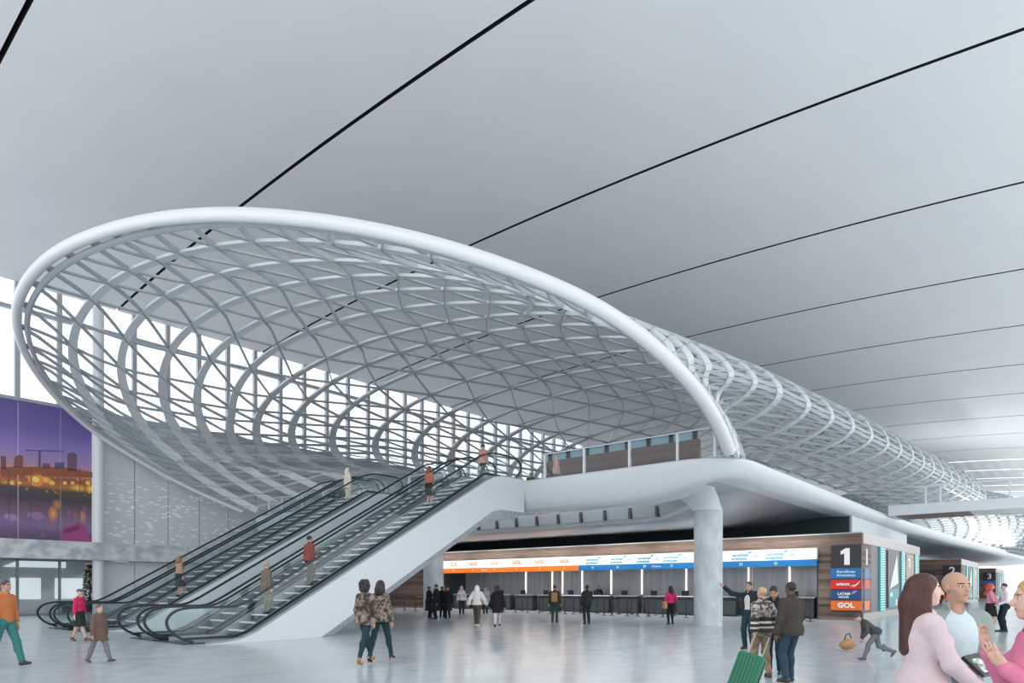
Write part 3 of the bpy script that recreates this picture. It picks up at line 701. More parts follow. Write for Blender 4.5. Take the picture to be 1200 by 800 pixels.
# ---- counters
n=12
PL=['beside the timber wall end','second from the timber wall end','third from the timber wall end','behind the thick pale column','just left of the thick pale column','left of the column, by the woman in pink','with a pale top, right of the clerk','where the clerk in navy stands','left of the clerk in navy','behind the man with a backpack','left of the man with a backpack','behind the white-topped walker','at the left end behind the crowd']
for i in range(13):
    v=10.2+i*2.1; o=(37.0,v,0); t=thing('check_in_counter',o,'dark check-in counter '+PL[i],'counter','check-in counters')
    MB().box((36.9,v,.08),(37.5,v+1.5,1.08)).build('body',M_dgrey,t,o,bevel=.02)
    MB().box((36.84,v-.05,1.08),(37.6,v+1.55,1.14)).build('worktop',M_top if i in (3,6,7) else M_panel,t,o)
    MB().box((36.95,v+.05,0),(37.45,v+1.45,.08)).build('plinth',M_black,t,o)
    MB().box((37.25,v+.9,1.14),(37.29,v+1.35,1.45)).build('monitor',M_blk,t,o)
# ---- queue barriers: posts with belts, one thing each
def stanchion(U,V,nv,label,first=True):
    o=(U,V,0); t=thing('queue_barrier_post',o,label,'barrier','queue barrier posts')
    MB().lathe([(.17,0),(.17,.02),(.05,.05)],(U,V,0),16).build('base',M_black,t,o)
    MB().tube([(U,V,.04),(U,V,1.06)],.035,10).build('post',M_black,t,o)
    if nv is not None: MB().box((U-.006,V,.96),(U+.006,nv,1.03)).build('belt',M_black,t,o)
    return t
rowA=[v_at(x,33.6) for x in (950,925,900,872,804,777,760,747,735,717,708,690,672,662,645,632,618,604,590,575)]
for i,v in enumerate(rowA): stanchion(33.6,v,rowA[i+1] if i+1<len(rowA) else None,'black queue barrier post in the front row before the check-in counters')
rowB=[v_at(x,35.4) for x in (940,912,884,790,768,740,725,700,680,655,636,612)]
for i,v in enumerate(rowB): stanchion(35.4,v,rowB[i+1] if i+1<len(rowB) else None,'black queue barrier post in the rear row close to the check-in counters')
rowC=[v_at(x,31.0) for x in (487,474,458,446)]
for i,v in enumerate(rowC): stanchion(31.0,v,rowC[i+1] if i+1<len(rowC) else None,'black queue barrier post under the escalator, left of the second column')
struct(MB().box((35.6,37.9,0),(36.3,38.5,KH)).build('trim_4',M_darkwall,o=(36,38,0)))
# decorated tree behind the shop glass
o=(15.5,WV-1.5,0)
t=thing('decorated_tree',(14.75,WV+.9,0),'tall decorated dark green tree with gold baubles beside the white column','tree'); o=(14.75,WV+.9,0)
mb=MB(); rr=random.Random(3)
for i in range(420):
    h=rr.uniform(.35,3.05); r=.75*(1-h/3.6)*rr.uniform(.5,1); a=rr.uniform(0,6.28); c=Vector((o[0]+r*math.cos(a),o[1]+r*math.sin(a),h)); d=Vector((math.cos(a),math.sin(a),-.4)).normalized()*.2; s=Vector((-math.sin(a),math.cos(a),0))*.07
    mb.add([c-s,c+s,c+d,c+Vector((0,0,.05))],[(0,1,2),(0,3,1),(1,3,2),(2,3,0)])
mb.build('foliage',mat('tree_green',(.03,.07,.045),.7),t,o); MB().tube([o,(o[0],o[1],3.1)],.05,8).build('trunk',mat('trunk',(.1,.06,.04),.8),t,o); MB().lathe([(.28,0),(.33,.32),(.30,.32)],o,16).build('pot',M_red,t,o)
for i in range(26):
    h=rr.uniform(.5,2.9); r=.8*(1-h/3.7); a=rr.uniform(3.4,6.0); mb=MB(); mb.lathe([(.001,-.07),(.05,-.05),(.07,0),(.05,.05),(.001,.07)],(o[0]+r*math.cos(a),o[1]+r*math.sin(a),h),10); mb.build('bauble',mat('gold',(.75,.45,.15),.3,.6) if i%4 else M_red,t,o,smooth=True)
# downlights in the soffit above the counters
for i,v in enumerate((12,17,22,27,32,37)):
    o=(35.0,v,5.0); l=bpy.data.lights.new('counter_downlight','AREA'); l.shape='RECTANGLE'; l.size=.5; l.size_y=4; l.energy=150; l.color=(1,.97,.92)
    ob=bpy.data.objects.new('counter_downlight',l); col.objects.link(ob); ob.location=W(35.0,v,4.82); ob.rotation_euler=(0,0,ROT)

for i,u in enumerate((92,108,124,140)):  # added fill lamps without fixtures, aimed up to brighten the far ceiling
    vv=float(np.interp(u,[50,75,125,150],[9.2,8.2,4.9,3.2])); l=bpy.data.lights.new('ceiling_fill','AREA'); l.shape='RECTANGLE'; l.size=18; l.size_y=.5; l.energy=700; l.color=(1,.99,.97)
    ob=bpy.data.objects.new('ceiling_fill',l); col.objects.link(ob); ob.location=W(u,vv-.6,7.0); ob.rotation_euler=(R(180),0,-ROT) if False else (Matrix.Rotation(ROT,3,'Z')@Matrix.Rotation(R(168),3,'X')).to_euler()
# ================================================================== PEOPLE
def V3(*a): return np.array(a,float)
def rotx(a): c,s=math.cos(a),math.sin(a); return np.array([[1,0,0],[0,c,-s],[0,s,c]])
def rotz(a): c,s=math.cos(a),math.sin(a); return np.array([[c,-s,0],[s,c,0],[0,0,1]])
def roty(a): c,s=math.cos(a),math.sin(a); return np.array([[c,0,s],[0,1,0],[-s,0,c]])
class Field:
    def __init__(s,lo,hi,vx):
        s.lo=np.array(lo,float); s.vx=vx; s.n=np.maximum(np.ceil((np.array(hi)-s.lo)/vx).astype(int)+1,3)
        s.F=np.full(s.n,.5,np.float32); s.ax=[(s.lo[i]+vx*np.arange(s.n[i])).astype(np.float32) for i in range(3)]
    def _box(s,lo,hi,pad):
        a=np.clip(np.floor((np.array(lo)-pad-s.lo)/s.vx).astype(int),0,s.n); b=np.clip(np.ceil((np.array(hi)+pad-s.lo)/s.vx).astype(int)+1,0,s.n)
        if (b<=a).any(): return None,None
        sl=tuple(slice(a[i],b[i]) for i in range(3))
        return sl,(s.ax[0][sl[0]][:,None,None],s.ax[1][sl[1]][None,:,None],s.ax[2][sl[2]][None,None,:])
    def _un(s,sl,d,k):
        A=s.F[sl]
        h=np.clip(.5+.5*(A-d)/k,0,1); s.F[sl]=A+(d-A)*h-k*h*(1-h)
    def _sub(s,sl,d,k):
        A=s.F[sl]; d=-d
        h=np.clip(.5-.5*(A-d)/k,0,1); s.F[sl]=A+(d-A)*h+k*h*(1-h)
    def prim(s,q,infl=0,sub=False):
        typ=q[0]; k=q[-1]
        if typ=='c':
            _,a,b,r1,r2,k=q; r1+=infl; r2+=infl
            lo=np.minimum(a-r1,b-r2); hi=np.maximum(a+r1,b+r2)
            sl,g=s._box(lo,hi,k+.03)
            if sl is None: return
            ab=b-a; L=ab@ab+1e-9
            t=np.clip(((g[0]-a[0])*ab[0]+(g[1]-a[1])*ab[1]+(g[2]-a[2])*ab[2])/L,0,1)
            d=np.sqrt((g[0]-a[0]-t*ab[0])**2+(g[1]-a[1]-t*ab[1])**2+(g[2]-a[2]-t*ab[2])**2)-(r1+t*(r2-r1))
        else:
            _,c,r,M,k=q; r=np.array(r)+infl; m=r.max()
            sl,g=s._box(c-m,c+m,k+.03)
            if sl is None: return
            x,y,z=g[0]-c[0],g[1]-c[1],g[2]-c[2]
            if M is not None: x,y,z=(x*M[0][j]+y*M[1][j]+z*M[2][j] for j in range(3))
            k0=np.sqrt((x/r[0])**2+(y/r[1])**2+(z/r[2])**2); k1=np.sqrt((x/r[0]**2)**2+(y/r[1]**2)**2+(z/r[2]**2)**2)+1e-6
            d=k0*(k0-1)/k1
        (s._sub if sub else s._un)(sl,d.astype(np.float32),k)
    def cut(s,p,n):      # keep the side n points to
        n=np.array(n,float); n/=np.linalg.norm(n)
        d=-((s.ax[0]-p[0])[:,None,None]*n[0]+(s.ax[1]-p[1])[None,:,None]*n[1]+(s.ax[2]-p[2])[None,None,:]*n[2])
        s.F=np.maximum(s.F,d.astype(np.float32))
    def mesh(s):
        F=s.F.copy()
        for ax in range(3):
            ix=[slice(None)]*3
            for e in (0,-1): ix[ax]=e; F[tuple(ix)]=np.maximum(F[tuple(ix)],.01)
        I=F<0; n=np.array(F.shape)-1
        cs=[(i,j,k) for i in (0,1) for j in (0,1) for k in (0,1)]
        cnt=sum(I[i:n[0]+i,j:n[1]+j,k:n[2]+k].astype(np.int8) for i,j,k in cs)
        act=(cnt>0)&(cnt<8); idx=np.argwhere(act)
        if len(idx)==0: return None
        vid=np.full(act.shape,-1,np.int64); vid[act]=np.arange(len(idx))
        val={c:F[idx[:,0]+c[0],idx[:,1]+c[1],idx[:,2]+c[2]] for c in cs}
        acc=np.zeros((len(idx),3)); num=np.zeros(len(idx))
        for a in cs:
            for ax in range(3):
                if a[ax]: continue
                b=list(a); b[ax]=1; b=tuple(b); fa,fb=val[a],val[b]; m=(fa<0)!=(fb<0)
                t=np.where(m,fa/(fa-fb+1e-12),0)
                p=np.tile(np.array(a,float),(len(idx),1)); p[:,ax]=t
                acc[m]+=p[m]; num+=m
        P=s.lo+(idx+acc/num[:,None])*s.vx
        quads=[]
        for ax in range(3):
            o=[q for q in range(3) if q!=ax]
            a=[slice(None)]*3; b=[slice(None)]*3; a[ax]=slice(0,-1); b[ax]=slice(1,None)
            ia,ib=I[tuple(a)],I[tuple(b)]; e=np.argwhere(ia!=ib)
            ok=(e[:,o[0]]>0)&(e[:,o[1]]>0)&(e[:,o[0]]<n[o[0]])&(e[:,o[1]]<n[o[1]]); e=e[ok]
            flip=ia[e[:,0],e[:,1],e[:,2]]
            def at(d0,d1):
                q=e.copy(); q[:,o[0]]-=d0; q[:,o[1]]-=d1; return vid[q[:,0],q[:,1],q[:,2]]
            Q=np.stack([at(1,1),at(0,1),at(0,0),at(1,0)],1)
            if ax==1: flip=~flip
            Q[~flip]=Q[~flip][:,::-1]
            quads.append(Q)
        return P,np.concatenate(quads)
def mesh_obj(name,P,Q,mats,parent,sc=1.0,mi=None):
    me=bpy.data.meshes.new(name); n=len(P); m=len(Q)
    me.vertices.add(n); me.vertices.foreach_set('co',(P*sc).astype(np.float32).ravel())
    me.loops.add(4*m); me.loops.foreach_set('vertex_index',Q.astype(np.int32).ravel())
    me.polygons.add(m); me.polygons.foreach_set('loop_start',np.arange(0,4*m,4,dtype=np.int32))
    try: me.polygons.foreach_set('loop_total',np.full(m,4,np.int32))
    except Exception: pass
    me.update(calc_edges=True); me.validate()
    for q in mats: me.materials.append(q)
    me.polygons.foreach_set('use_smooth',np.ones(len(me.polygons),bool))
    if mi is not None and len(mi)==len(me.polygons): me.polygons.foreach_set('material_index',mi.astype(np.int32))
    ob=bpy.data.objects.new(name,me); col.objects.link(ob); ob.parent=parent; return ob
def ik(a,b,l1,l2,pole):
    d=b-a; L=np.linalg.norm(d); L2=min(L,(l1+l2)*.999); u=d/(L+1e-9); b=a+u*L2
    x=(l1*l1-l2*l2+L2*L2)/(2*L2); y=math.sqrt(max(l1*l1-x*x,0)); p=pole-u*(pole@u); p/=np.linalg.norm(p)+1e-9
    return a+u*x+p*y,b
def zbands(name,stops,rough=.8,patch=None):
    """hard colour bands by height on the garment: stops (z, colour) in metres"""
    if name in MATS: return MATS[name]
    m=bpy.data.materials.new(name); m.use_nodes=True; nt=m.node_tree; b=nt.nodes['Principled BSDF']; b.inputs['Roughness'].default_value=rough
    tc=nt.nodes.new('ShaderNodeTexCoord'); sp=nt.nodes.new('ShaderNodeSeparateXYZ'); nt.links.new(tc.outputs['Object'],sp.inputs[0])
    mr=nt.nodes.new('ShaderNodeMapRange'); mr.inputs['From Max'].default_value=2; nt.links.new(sp.outputs[2],mr.inputs[0])
    rp=nt.nodes.new('ShaderNodeValToRGB'); rp.color_ramp.interpolation='CONSTANT'; el=rp.color_ramp.elements
    while len(el)<len(stops): el.new(.5)
    for e,(z,c) in zip(el,stops): e.position=z/2; e.color=(*c,1)
    nt.links.new(mr.outputs[0],rp.inputs[0]); out=rp.outputs[0]
    if patch:                                   # knitted dark patches above a height
        n=nt.nodes.new('ShaderNodeTexNoise'); n.inputs['Scale'].default_value=16; nt.links.new(tc.outputs['Object'],n.inputs['Vector'])
        g=nt.nodes.new('ShaderNodeMath'); g.operation='GREATER_THAN'; g.inputs[1].default_value=.5; nt.links.new(n.outputs['Fac'],g.inputs[0])
        h=nt.nodes.new('ShaderNodeMath'); h.operation='GREATER_THAN'; h.inputs[1].default_value=patch; nt.links.new(sp.outputs[2],h.inputs[0])
        q=nt.nodes.new('ShaderNodeMath'); q.operation='MULTIPLY'; nt.links.new(g.outputs[0],q.inputs[0]); nt.links.new(h.outputs[0],q.inputs[1])
        mx=nt.nodes.new('ShaderNodeMix'); mx.data_type='RGBA'; nt.links.new(q.outputs[0],mx.inputs['Factor']); nt.links.new(out,mx.inputs['A']); mx.inputs['B'].default_value=(.075,.065,.055,1); out=mx.outputs['Result']
    nt.links.new(out,b.inputs['Base Color']); MATS[name]=m; return m
def cloth(name,c,c2=None,scale=9,amt=.3,rough=.8):
    return mat('cloth_'+name,c,rough,spec=.25,noise=(scale,c2,amt,(1,1,1)) if c2 else (30,tuple(x*.86 for x in c),.6,(1,1,1)))
SKINS={'light':(.62,.40,.31),'tan':(.50,.30,.215),'dark':(.16,.085,.055),'pale':(.70,.49,.40)}
def person(label,loc,az,H=1.75,fem=False,skin='light',hair=('short',(.02,.015,.012)),top=('jacket',(.05,.05,.05),{}),low=('trousers',(.03,.05,.08)),shoe=(.02,.02,.02),
           hands=None,feet=None,lean=0,twist=0,yaw=0,pitch=0,drop=0,heels=0,vx=.016,inner=None,poles=None,hdirs=None,group=None,curl=.5,extra=None,head_roll=0):
    """loc = (x, y, z) of the ground point in the world, az = heading in degrees clockwise from the view direction"""
    s=H/1.75; vx=vx/s
    e=bpy.data.objects.new('person',None); col.objects.link(e); e.empty_display_size=.2; e.location=loc; e.rotation_euler.z=-R(az); tag(e,label,'person',group)
    fz=heels
    pel=V3(0,0,.95-drop+fz*.9)
    RL=rotz(twist)@rotx(-lean)
    up=lambda p: pel+RL@(np.array(p,float)-V3(0,0,.95))
    sh_w=.165 if fem else .187
    hands=hands or [(-.27,.02,.84),(.27,.02,.84)]
    feet=feet or [(-.10,0,0),(.10,.02,0)]
    body=[];torso=[];arms=[[],[]];legs=[[],[]]
    E=lambda c,r,k=.04,M=None: ('e',up(c),np.array(r,float),RL if M is None else M,k)
    hipw=.172 if fem else .16
    torso+=[('e',pel+V3(0,0,0),np.array([hipw,.112,.125]),RL,.05),E((0,.0,1.09),(.128 if fem else .145,.098,.16),.06),E((0,0,1.27),(.15 if fem else .168,.112,.17),.06),
            ('c',up((-sh_w+.035,-.012,1.395)),up((sh_w-.035,-.012,1.395)),.058,.058,.05)]
    if fem: torso+=[E((-.065,.09,1.255),(.062,.055,.062),.03),E((.065,.09,1.255),(.062,.055,.062),.03)]
    glute=[('e',pel+RL@V3(q*.078,-.055,-.03),np.array([.092,.085,.10]),RL,.04) for q in (-1,1)]
    neck=[('c',up((0,-.012,1.40)),up((0,.004,1.55)),.062 if not fem else .052,.052 if not fem else .044,.035)]
    # legs
    ank=[]
    for i,q in enumerate((-1,1)):
        hip=pel+RL@V3(q*.088,0,-.035); f=np.array(feet[i][:3],float); fy=feet[i][3] if len(feet[i])>3 else q*-.12; fp=feet[i][4] if len(feet[i])>4 else 0
        FR=rotz(fy)@rotx(fp); an=f+V3(0,0,.075+fz*.9)
        kn,an=ik(hip,an,.435,.43,V3(-q*-.05,1,0)); ank.append((an,FR,kn,hip))
        legs[i]+=[('c',hip,kn,.083 if not fem else .086,.055,.04),('c',kn,an,.052,.036,.03),('e',kn+(an-kn)*.3+V3(0,-.022,0),np.array([.05,.052,.11]),None,.03)]
    foot=[[('c',an+FR@V3(0,-.03,-.035),an+FR@V3(0,.10,-.045),.032,.03,.03),('c',an+FR@V3(0,.08,-.045),an+FR@V3(0,.155,-.05),.034,.022,.03)] for an,FR,kn,hip in ank]
    # arms and hands
    hd=[];wr=[]
    for i,q in enumerate((-1,1)):
        sp=up((q*sh_w,-.012,1.385)); ht=up(hands[i]); pole=np.array(poles[i],float) if poles and poles[i] is not None else V3(q*.45,-.9,-.25)
        el,w=ik(sp,ht,.285,.255,RL@pole)
        arms[i]+=[('c',sp,el,.05 if not fem else .042,.039 if not fem else .034,.035),('c',el,w,.038 if not fem else .033,.025 if not fem else .022,.03)]
        fd=(w-el)/np.linalg.norm(w-el)
        if hdirs and hdirs[i] is not None: fd,pn=[RL@np.array(v,float) for v in hdirs[i]]; fd/=np.linalg.norm(fd)
        else: pn=RL@V3(-q,.15,0)
        pn=pn-fd*(pn@fd); pn/=np.linalg.norm(pn)+1e-9; sd=np.cross(fd,pn)*(-q)      # sd: towards the thumb
        fr=max(.0082,.5*vx); hh=[]
        pc=w+fd*.05
        hh.append(('c',w,w+fd*.085+sd*.012,.021,.017,.02)); hh.append(('c',w+fd*.02-sd*.016,w+fd*.085-sd*.022,.018,.015,.02)); hh.append(('c',w+fd*.02+sd*.016,w+fd*.085+sd*.024,.018,.015,.02))
        for j,(o,l) in enumerate(((.028,.068),(.009,.077),(-.010,.071),(-.028,.055))):
            b0=w+fd*.088+sd*o; c1=curl*.6+.06*j; d1=fd*math.cos(c1)+pn*math.sin(c1)+sd*o*.9; d1/=np.linalg.norm(d1); b1=b0+d1*l*.52
            c2=curl*1.5+.05*j; d2=fd*math.cos(c2)+pn*math.sin(c2)+sd*o*.9; d2/=np.linalg.norm(d2); b2=b1+d2*l*.5
            hh+= [('c',b0,b1,fr*1.05,fr,.006),('c',b1,b2,fr,fr*.85,.004)]
        t0=w+fd*.03+sd*.022; t1=t0+(fd*.55+sd*.75+pn*.3)*.042; t2=t1+(fd*.85+sd*.25+pn*.35)*.034
        hh+=[('c',t0,t1,fr*1.35,fr*1.15,.01),('c',t1,t2,fr*1.15,fr*.95,.004)]
        hd.append(hh); wr.append((el,w,fd,sd,pn))
    # head
    HC=up((0,.012,1.635)); nb=up((0,0,1.53)); HR=RL@rotz(-yaw)@rotx(-pitch)@roty(head_roll); HC=nb+HR@(RL.T@(HC-nb))
    hp=lambda *p: HC+HR@V3(*p)
    he=lambda c,r,k: ('e',hp(*c),np.array(r,float),HR,k)
    head=[he((0,-.012,.028),(.075,.095,.088),.03),he((0,.026,-.036),(.057,.066,.074),.03),he((0,.062,-.088),(.027,.024,.022),.02),
          ('c',hp(-.038,.074,.022),hp(.038,.074,.022),.012,.012,.02),('c',hp(0,.088,.012),hp(0,.106,-.024),.008,.0135,.012),
          ('c',hp(-.045,.05,-.02),hp(-.03,.062,-.045),.018,.018,.02),('c',hp(.045,.05,-.02),hp(.03,.062,-.045),.018,.018,.02),
          he((0,.084,-.055),(.022,.010,.0075),.010),he((-.077,-.008,-.006),(.010,.021,.031),.008),he((.077,-.008,-.006),(.010,.021,.031),.008)]
    allp=torso+glute+neck+legs[0]+legs[1]+foot[0]+foot[1]+arms[0]+arms[1]+hd[0]+hd[1]+head
    pts=np.array([q[1] for q in allp]+[q[2] for q in allp if q[0]=='c'])
    lo=pts.min(0)-.16; hi=pts.max(0)+.16
    f=Field(lo,hi,vx)
    for q in allp: f.prim(q)
    for x in (-.031,.031): f.prim(('e',hp(x,.098,.006),np.array([.017,.016,.011]),HR,.01),sub=True)
    P,Q=f.mesh()
    ctr=P[Q].mean(1); lc=(ctr-HC)@HR
    mi=np.zeros(len(Q),int)
    lip=((lc[:,0]/.025)**2+((lc[:,2]+.055)/.010)**2<1)&(lc[:,1]>.07); mi[lip]=1
    w=max(.008,vx*.55)
    brow=(abs(abs(lc[:,0])-.032)<.019)&(abs(lc[:,2]-.028)<w*.7)&(lc[:,1]>.06); mi[brow]=2
    eye=(abs(abs(lc[:,0])-.031)<max(.013,w))&(abs(lc[:,2]-.006)<w*.7)&(lc[:,1]>.06)
    if vx*s>.009: mi[eye]=2
    sk=SKINS[skin]
    ms=mat('skin_'+skin,sk,.5,spec=.3); ml=mat('lips_'+skin,(sk[0]*.85,sk[1]*.55,sk[2]*.55),.45); md=mat('brow_'+hair[0]+'%d'%int(hair[1][0]*500),tuple(c*.8 for c in hair[1]) if hair[1][0]<.2 else (.22,.14,.08),.8)
    mesh_obj('body',P,Q,[ms,ml,md],e,s,mi)
    if vx*s<=.009:
        for x in (-.031,.031):
            b=MB(); b.lathe([(.0005,-.0105)]+[(.0105*math.cos(a),.0105*math.sin(a)) for a in np.linspace(-1.3,1.3,13)]+[(.0005,.0105)],(0,0,0),14)
            c=hp(x,.0755,.006); b.v=[tuple(np.array(p)+0) for p in b.v]
            o=b.build('eye',[mat('eye_white',(.80,.78,.75),.25),mat('iris_brown',(.05,.03,.02),.2)],e,smooth=True); o.location=c*s; o.scale=(s,s,s); o.rotation_euler=Matrix((HR@rotx(-math.pi/2)).tolist()).to_euler()
            me=o.data
            for p in me.polygons:
                if p.center.z>.0076: p.material_index=1
    def part(name,prims,infl,m,cuts=(),subs=(),v=None):
        pp=np.array([q[1] for q in prims]+[q[2] for q in prims if q[0]=='c']); g=Field(pp.min(0)-.24,pp.max(0)+.24,v or vx)
        for q in prims: g.prim(q,infl)
        for q in subs: g.prim(q,0,True)
        for p,n in cuts: g.cut(p,n)
        r=g.mesh()
        if r is None: return None
        return mesh_obj(name,r[0],r[1],[m],e,s)
    # lower garment
    k,c=low[0],low[1]; lm=c if not isinstance(c,tuple) else cloth(k+'%d_%d_%d'%tuple(int(x*400) for x in c),c)
    lt=.016 if k!='slim' else .009
    if k in('trousers','slim','shorts'):
        pr=torso[:2]+glute
        for i in (0,1):
            an,FR,kn,hip=ank[i]; a_,b_,c_=legs[i]
            if k=='shorts': pr+=[('c',hip,hip+(kn-hip)*.85,.088,.066,.04)]
            else: pr+=[a_,('c',kn,an+(kn-an)*.06,.054,.044 if k=='trousers' else .036,.03),c_]
        part('trousers',pr,lt,lm,[(up((0,0,1.03)),RL@V3(0,0,-1))])
    elif k in('skirt','dress'):
        z1=low[2] if len(low)>2 else .52
        pr=[torso[0]]+glute+[('c',pel+V3(0,0,-.02),pel+V3(0,.0,z1-.95),.14,.175,.05),('e',pel+V3(0,0,(z1-.95)*.55),np.array([.175,.14,.30]),None,.05)]
        for i in (0,1): pr.append(('c',ank[i][3],ank[i][3]+(ank[i][2]-ank[i][3])*min(1,(.92-z1)/.44),.088,.085,.05))
        part('skirt',pr,.014,lm,[(up((0,0,1.05)),RL@V3(0,0,-1)),(pel+V3(0,0,z1-.95),V3(0,0,1))])
    # upper garment
    k,c=top[0],top[1]; o=top[2] if len(top)>2 else {}
    tm=c if not isinstance(c,tuple) else cloth(k+'%d_%d_%d'%tuple(int(x*400) for x in c),c)
    infl=o.get('infl',{'jacket':.024,'coat':.026,'sweater':.02,'shirt':.013,'tshirt':.012}[k]); hem=o.get('hem',.86 if k in('jacket','sweater') else .68 if k=='coat' else .93)
    pr=list(torso)+glute+[('c',up((0,-.012,1.40)),up((0,-.004,1.475 if k!='tshirt' else 1.43)),.064,.060,.03)]
    if hem<.9: pr+=[('e',up((0,-.005,.90)),np.array([.175,.125,.20]),RL,.05),('c',up((0,0,.95)),up((0,0,hem-.08)),.145,.15+(.92-hem)*.08,.05)]
    if k=='coat':
        for i in (0,1): pr.append(('c',ank[i][3],ank[i][3]+(ank[i][2]-ank[i][3])*.8,.09,.09,.05))
    for i in (0,1):
        el,w,fd,sd,pn=wr[i]; a_,b_=arms[i]
        if k=='tshirt' or o.get('sleeve')=='short': pr.append(('c',a_[1],a_[1]+(a_[2]-a_[1])*.62,a_[3]+.006,.05,.035))
        else: pr+=[a_,('c',el,w+(el-w)*o.get('cuff',.05),b_[3]+.003,.031 if not o.get('wide') else .05,.03)]
    cuts=[(up((0,0,hem)),RL@V3(0,0,1))]; subs=[('c',up((0,.02,1.47)),up((0,.04,1.60)),.053,.09,.01)]
    if inner:
        im=cloth('inner%d_%d_%d'%tuple(int(x*400) for x in inner),inner)
        ipr=list(torso)+[('c',up((0,-.012,1.40)),up((0,-.004,1.475)),.062,.058,.03)]
        part('shirt',ipr,.012,im,[(up((0,0,o.get('ihem',.90))),RL@V3(0,0,1))],[('c',up((0,.03,1.45)),up((0,.05,1.6)),.04,.08,.01)])
        ow=o.get('open',.055)
        subs+=[('c',up((0,.20,1.45)),up((0,.20,hem-.3)),ow+.06,ow+.075,.008)]
        for q in (-1,1): pr.append(('c',up((q*.05,.045,1.50)),up((q*.02,-.05,1.515)),.018,.022,.015)) 
    part('dress_top' if low[0]=='dress' else k,pr,infl,tm,cuts,subs)
    if o.get('belt'): pass
    # shoes
    sm=mat('shoe_%d_%d_%d'%tuple(int(x*400) for x in shoe),shoe,.45)
    for i in (0,1):
        an,FR,kn,hip=ank[i]; boot=extra and 'boots' in extra
        pr=[('c',an+FR@V3(0,-.035,-.038),an+FR@V3(0,.09,-.044),.038,.037,.03),('c',an+FR@V3(0,.08,-.045),an+FR@V3(0,.165,-.052),.04,.028,.03),('c',an+FR@V3(0,-.02,-.03),an+(kn-an)*(.30 if boot else .05),.04,.044 if boot else .042,.03)]
        cuts=[(an+FR@V3(0,0,-.083),FR@V3(0,0,1))]
        if heels:
            FRh=FR@rotx(-math.atan2(heels*.8,.16)); pr=[('c',an+V3(0,-.03,-.02),an+FRh@V3(0,.10,-.04),.036,.03,.03),('c',an+FRh@V3(0,.09,-.04),an+FRh@V3(0,.15,-.03),.032,.022,.03),('c',an+V3(0,-.045,-.03),an+V3(0,-.05,-.075-heels*.9),.02,max(.008,vx*.55),.015),('c',an+V3(0,-.01,-.0),an+(kn-an)*(.25 if boot else .04),.04,.044,.03)]; cuts=[]
        part('shoe',pr,0,sm,cuts)
    # hair
    k,c=hair[0],hair[1]; hm=mat('hair_%d_%d_%d'%tuple(int(x*500) for x in c),c,.45,spec=.4,noise=(14,tuple(min(1,x*1.9+.01) for x in c),.7,(3,3,.5)))
    face=('e',hp(0,.078,-.030),np.array([.062,.062,.098]),HR,.012)
    if k!='bald':
        pr=[he((0,-.016,.036),(.082,.100,.089),.02)]; subs=[face]
        v=min(vx,.012)
        if k=='short': cuts=[(hp(0,.0,-.02),HR@V3(0,-.75,1)),(hp(0,0,-.075),HR@V3(0,0,1))]; subs=[face,he((-.085,.02,-.05),(.03,.05,.05),.01),he((.085,.02,-.05),(.03,.05,.05),.01)]
        elif k=='cap': cuts=[(hp(0,0,.03),HR@V3(0,0,1))]; pr.append(('c',hp(0,.08,.042),hp(0,.15,.03),.05,.045,.02))
        else:
            cuts=[]
            L=hair[2] if len(hair)>2 else .28
            if k=='long':
                d=lambda x,y,z: HC+HR@V3(x,y,0)+ (RL@V3(0,0,1))*z
                pr+=[('c',hp(0,-.055,-.0),d(0,-.088,-.10),.082,.078,.04),('c',d(-.03,-.08,-.08),d(-.04,-.105,-L),.066,.045,.04),('c',d(.03,-.08,-.08),d(.04,-.105,-L),.066,.045,.04),('c',d(0,-.085,-.08),d(0,-.115,-L*1.03),.066,.045,.05),
                     ('c',hp(-.068,.0,.02),d(-.085,.0,-L*.62),.027,.024,.03),('c',hp(.068,.0,.02),d(.085,.0,-L*.62),.027,.024,.03),('c',hp(-.07,-.04,0),d(-.10,-.04,-L*.85),.03,.028,.03),('c',hp(.07,-.04,0),d(.10,-.04,-L*.85),.03,.028,.03)]
            if k=='bun': pr+=[he((0,-.125,.03),(.045,.045,.045),.02)]; cuts=[(hp(0,.0,-.03),HR@V3(0,-.6,1))]
            if k=='curly':
                rr=random.Random(5)
                for _ in range(46):
                    a=rr.uniform(0,6.283); zz=rr.uniform(-.9,.95); q=math.sqrt(1-zz*zz); x,y=q*math.cos(a),q*math.sin(a)
                    if y>.45 and zz<.55: continue
                    pr.append(he((x*.10,-.03+y*.10,-.01+zz*.12),(.042,.042,.042),.02))
        part('hair' if k!='cap' else 'cap',pr,0,hm,cuts,subs,v)
    e['_']=0; del e['_']
    return dict(root=e,s=s,wr=wr,up=up,HC=HC,RL=RL,pel=pel,world=lambda p: Vector(loc)+Vector((rotz(-R(az))@(np.array(p)*s)).tolist()))
def gpt(x,y,z=0): d=(1.65-z)*F/(y-688); return ((x-600)/F*d,d,z)
def dpt(x,d,z=0): return ((x-600)/F*d,d,z)
WALK=[(-.09,.30,.0,.05,.15),(.09,-.30,.02,-.05,-.45)]
WALK2=[(-.09,-.30,.02,.05,-.45),(.09,.30,.0,-.05,.15)]
BLK=(.016,.017,.02); JEAN=(.03,.06,.10); TEALJ=(.018,.05,.065)
FG=.0075; MID=.011; FAR=.015
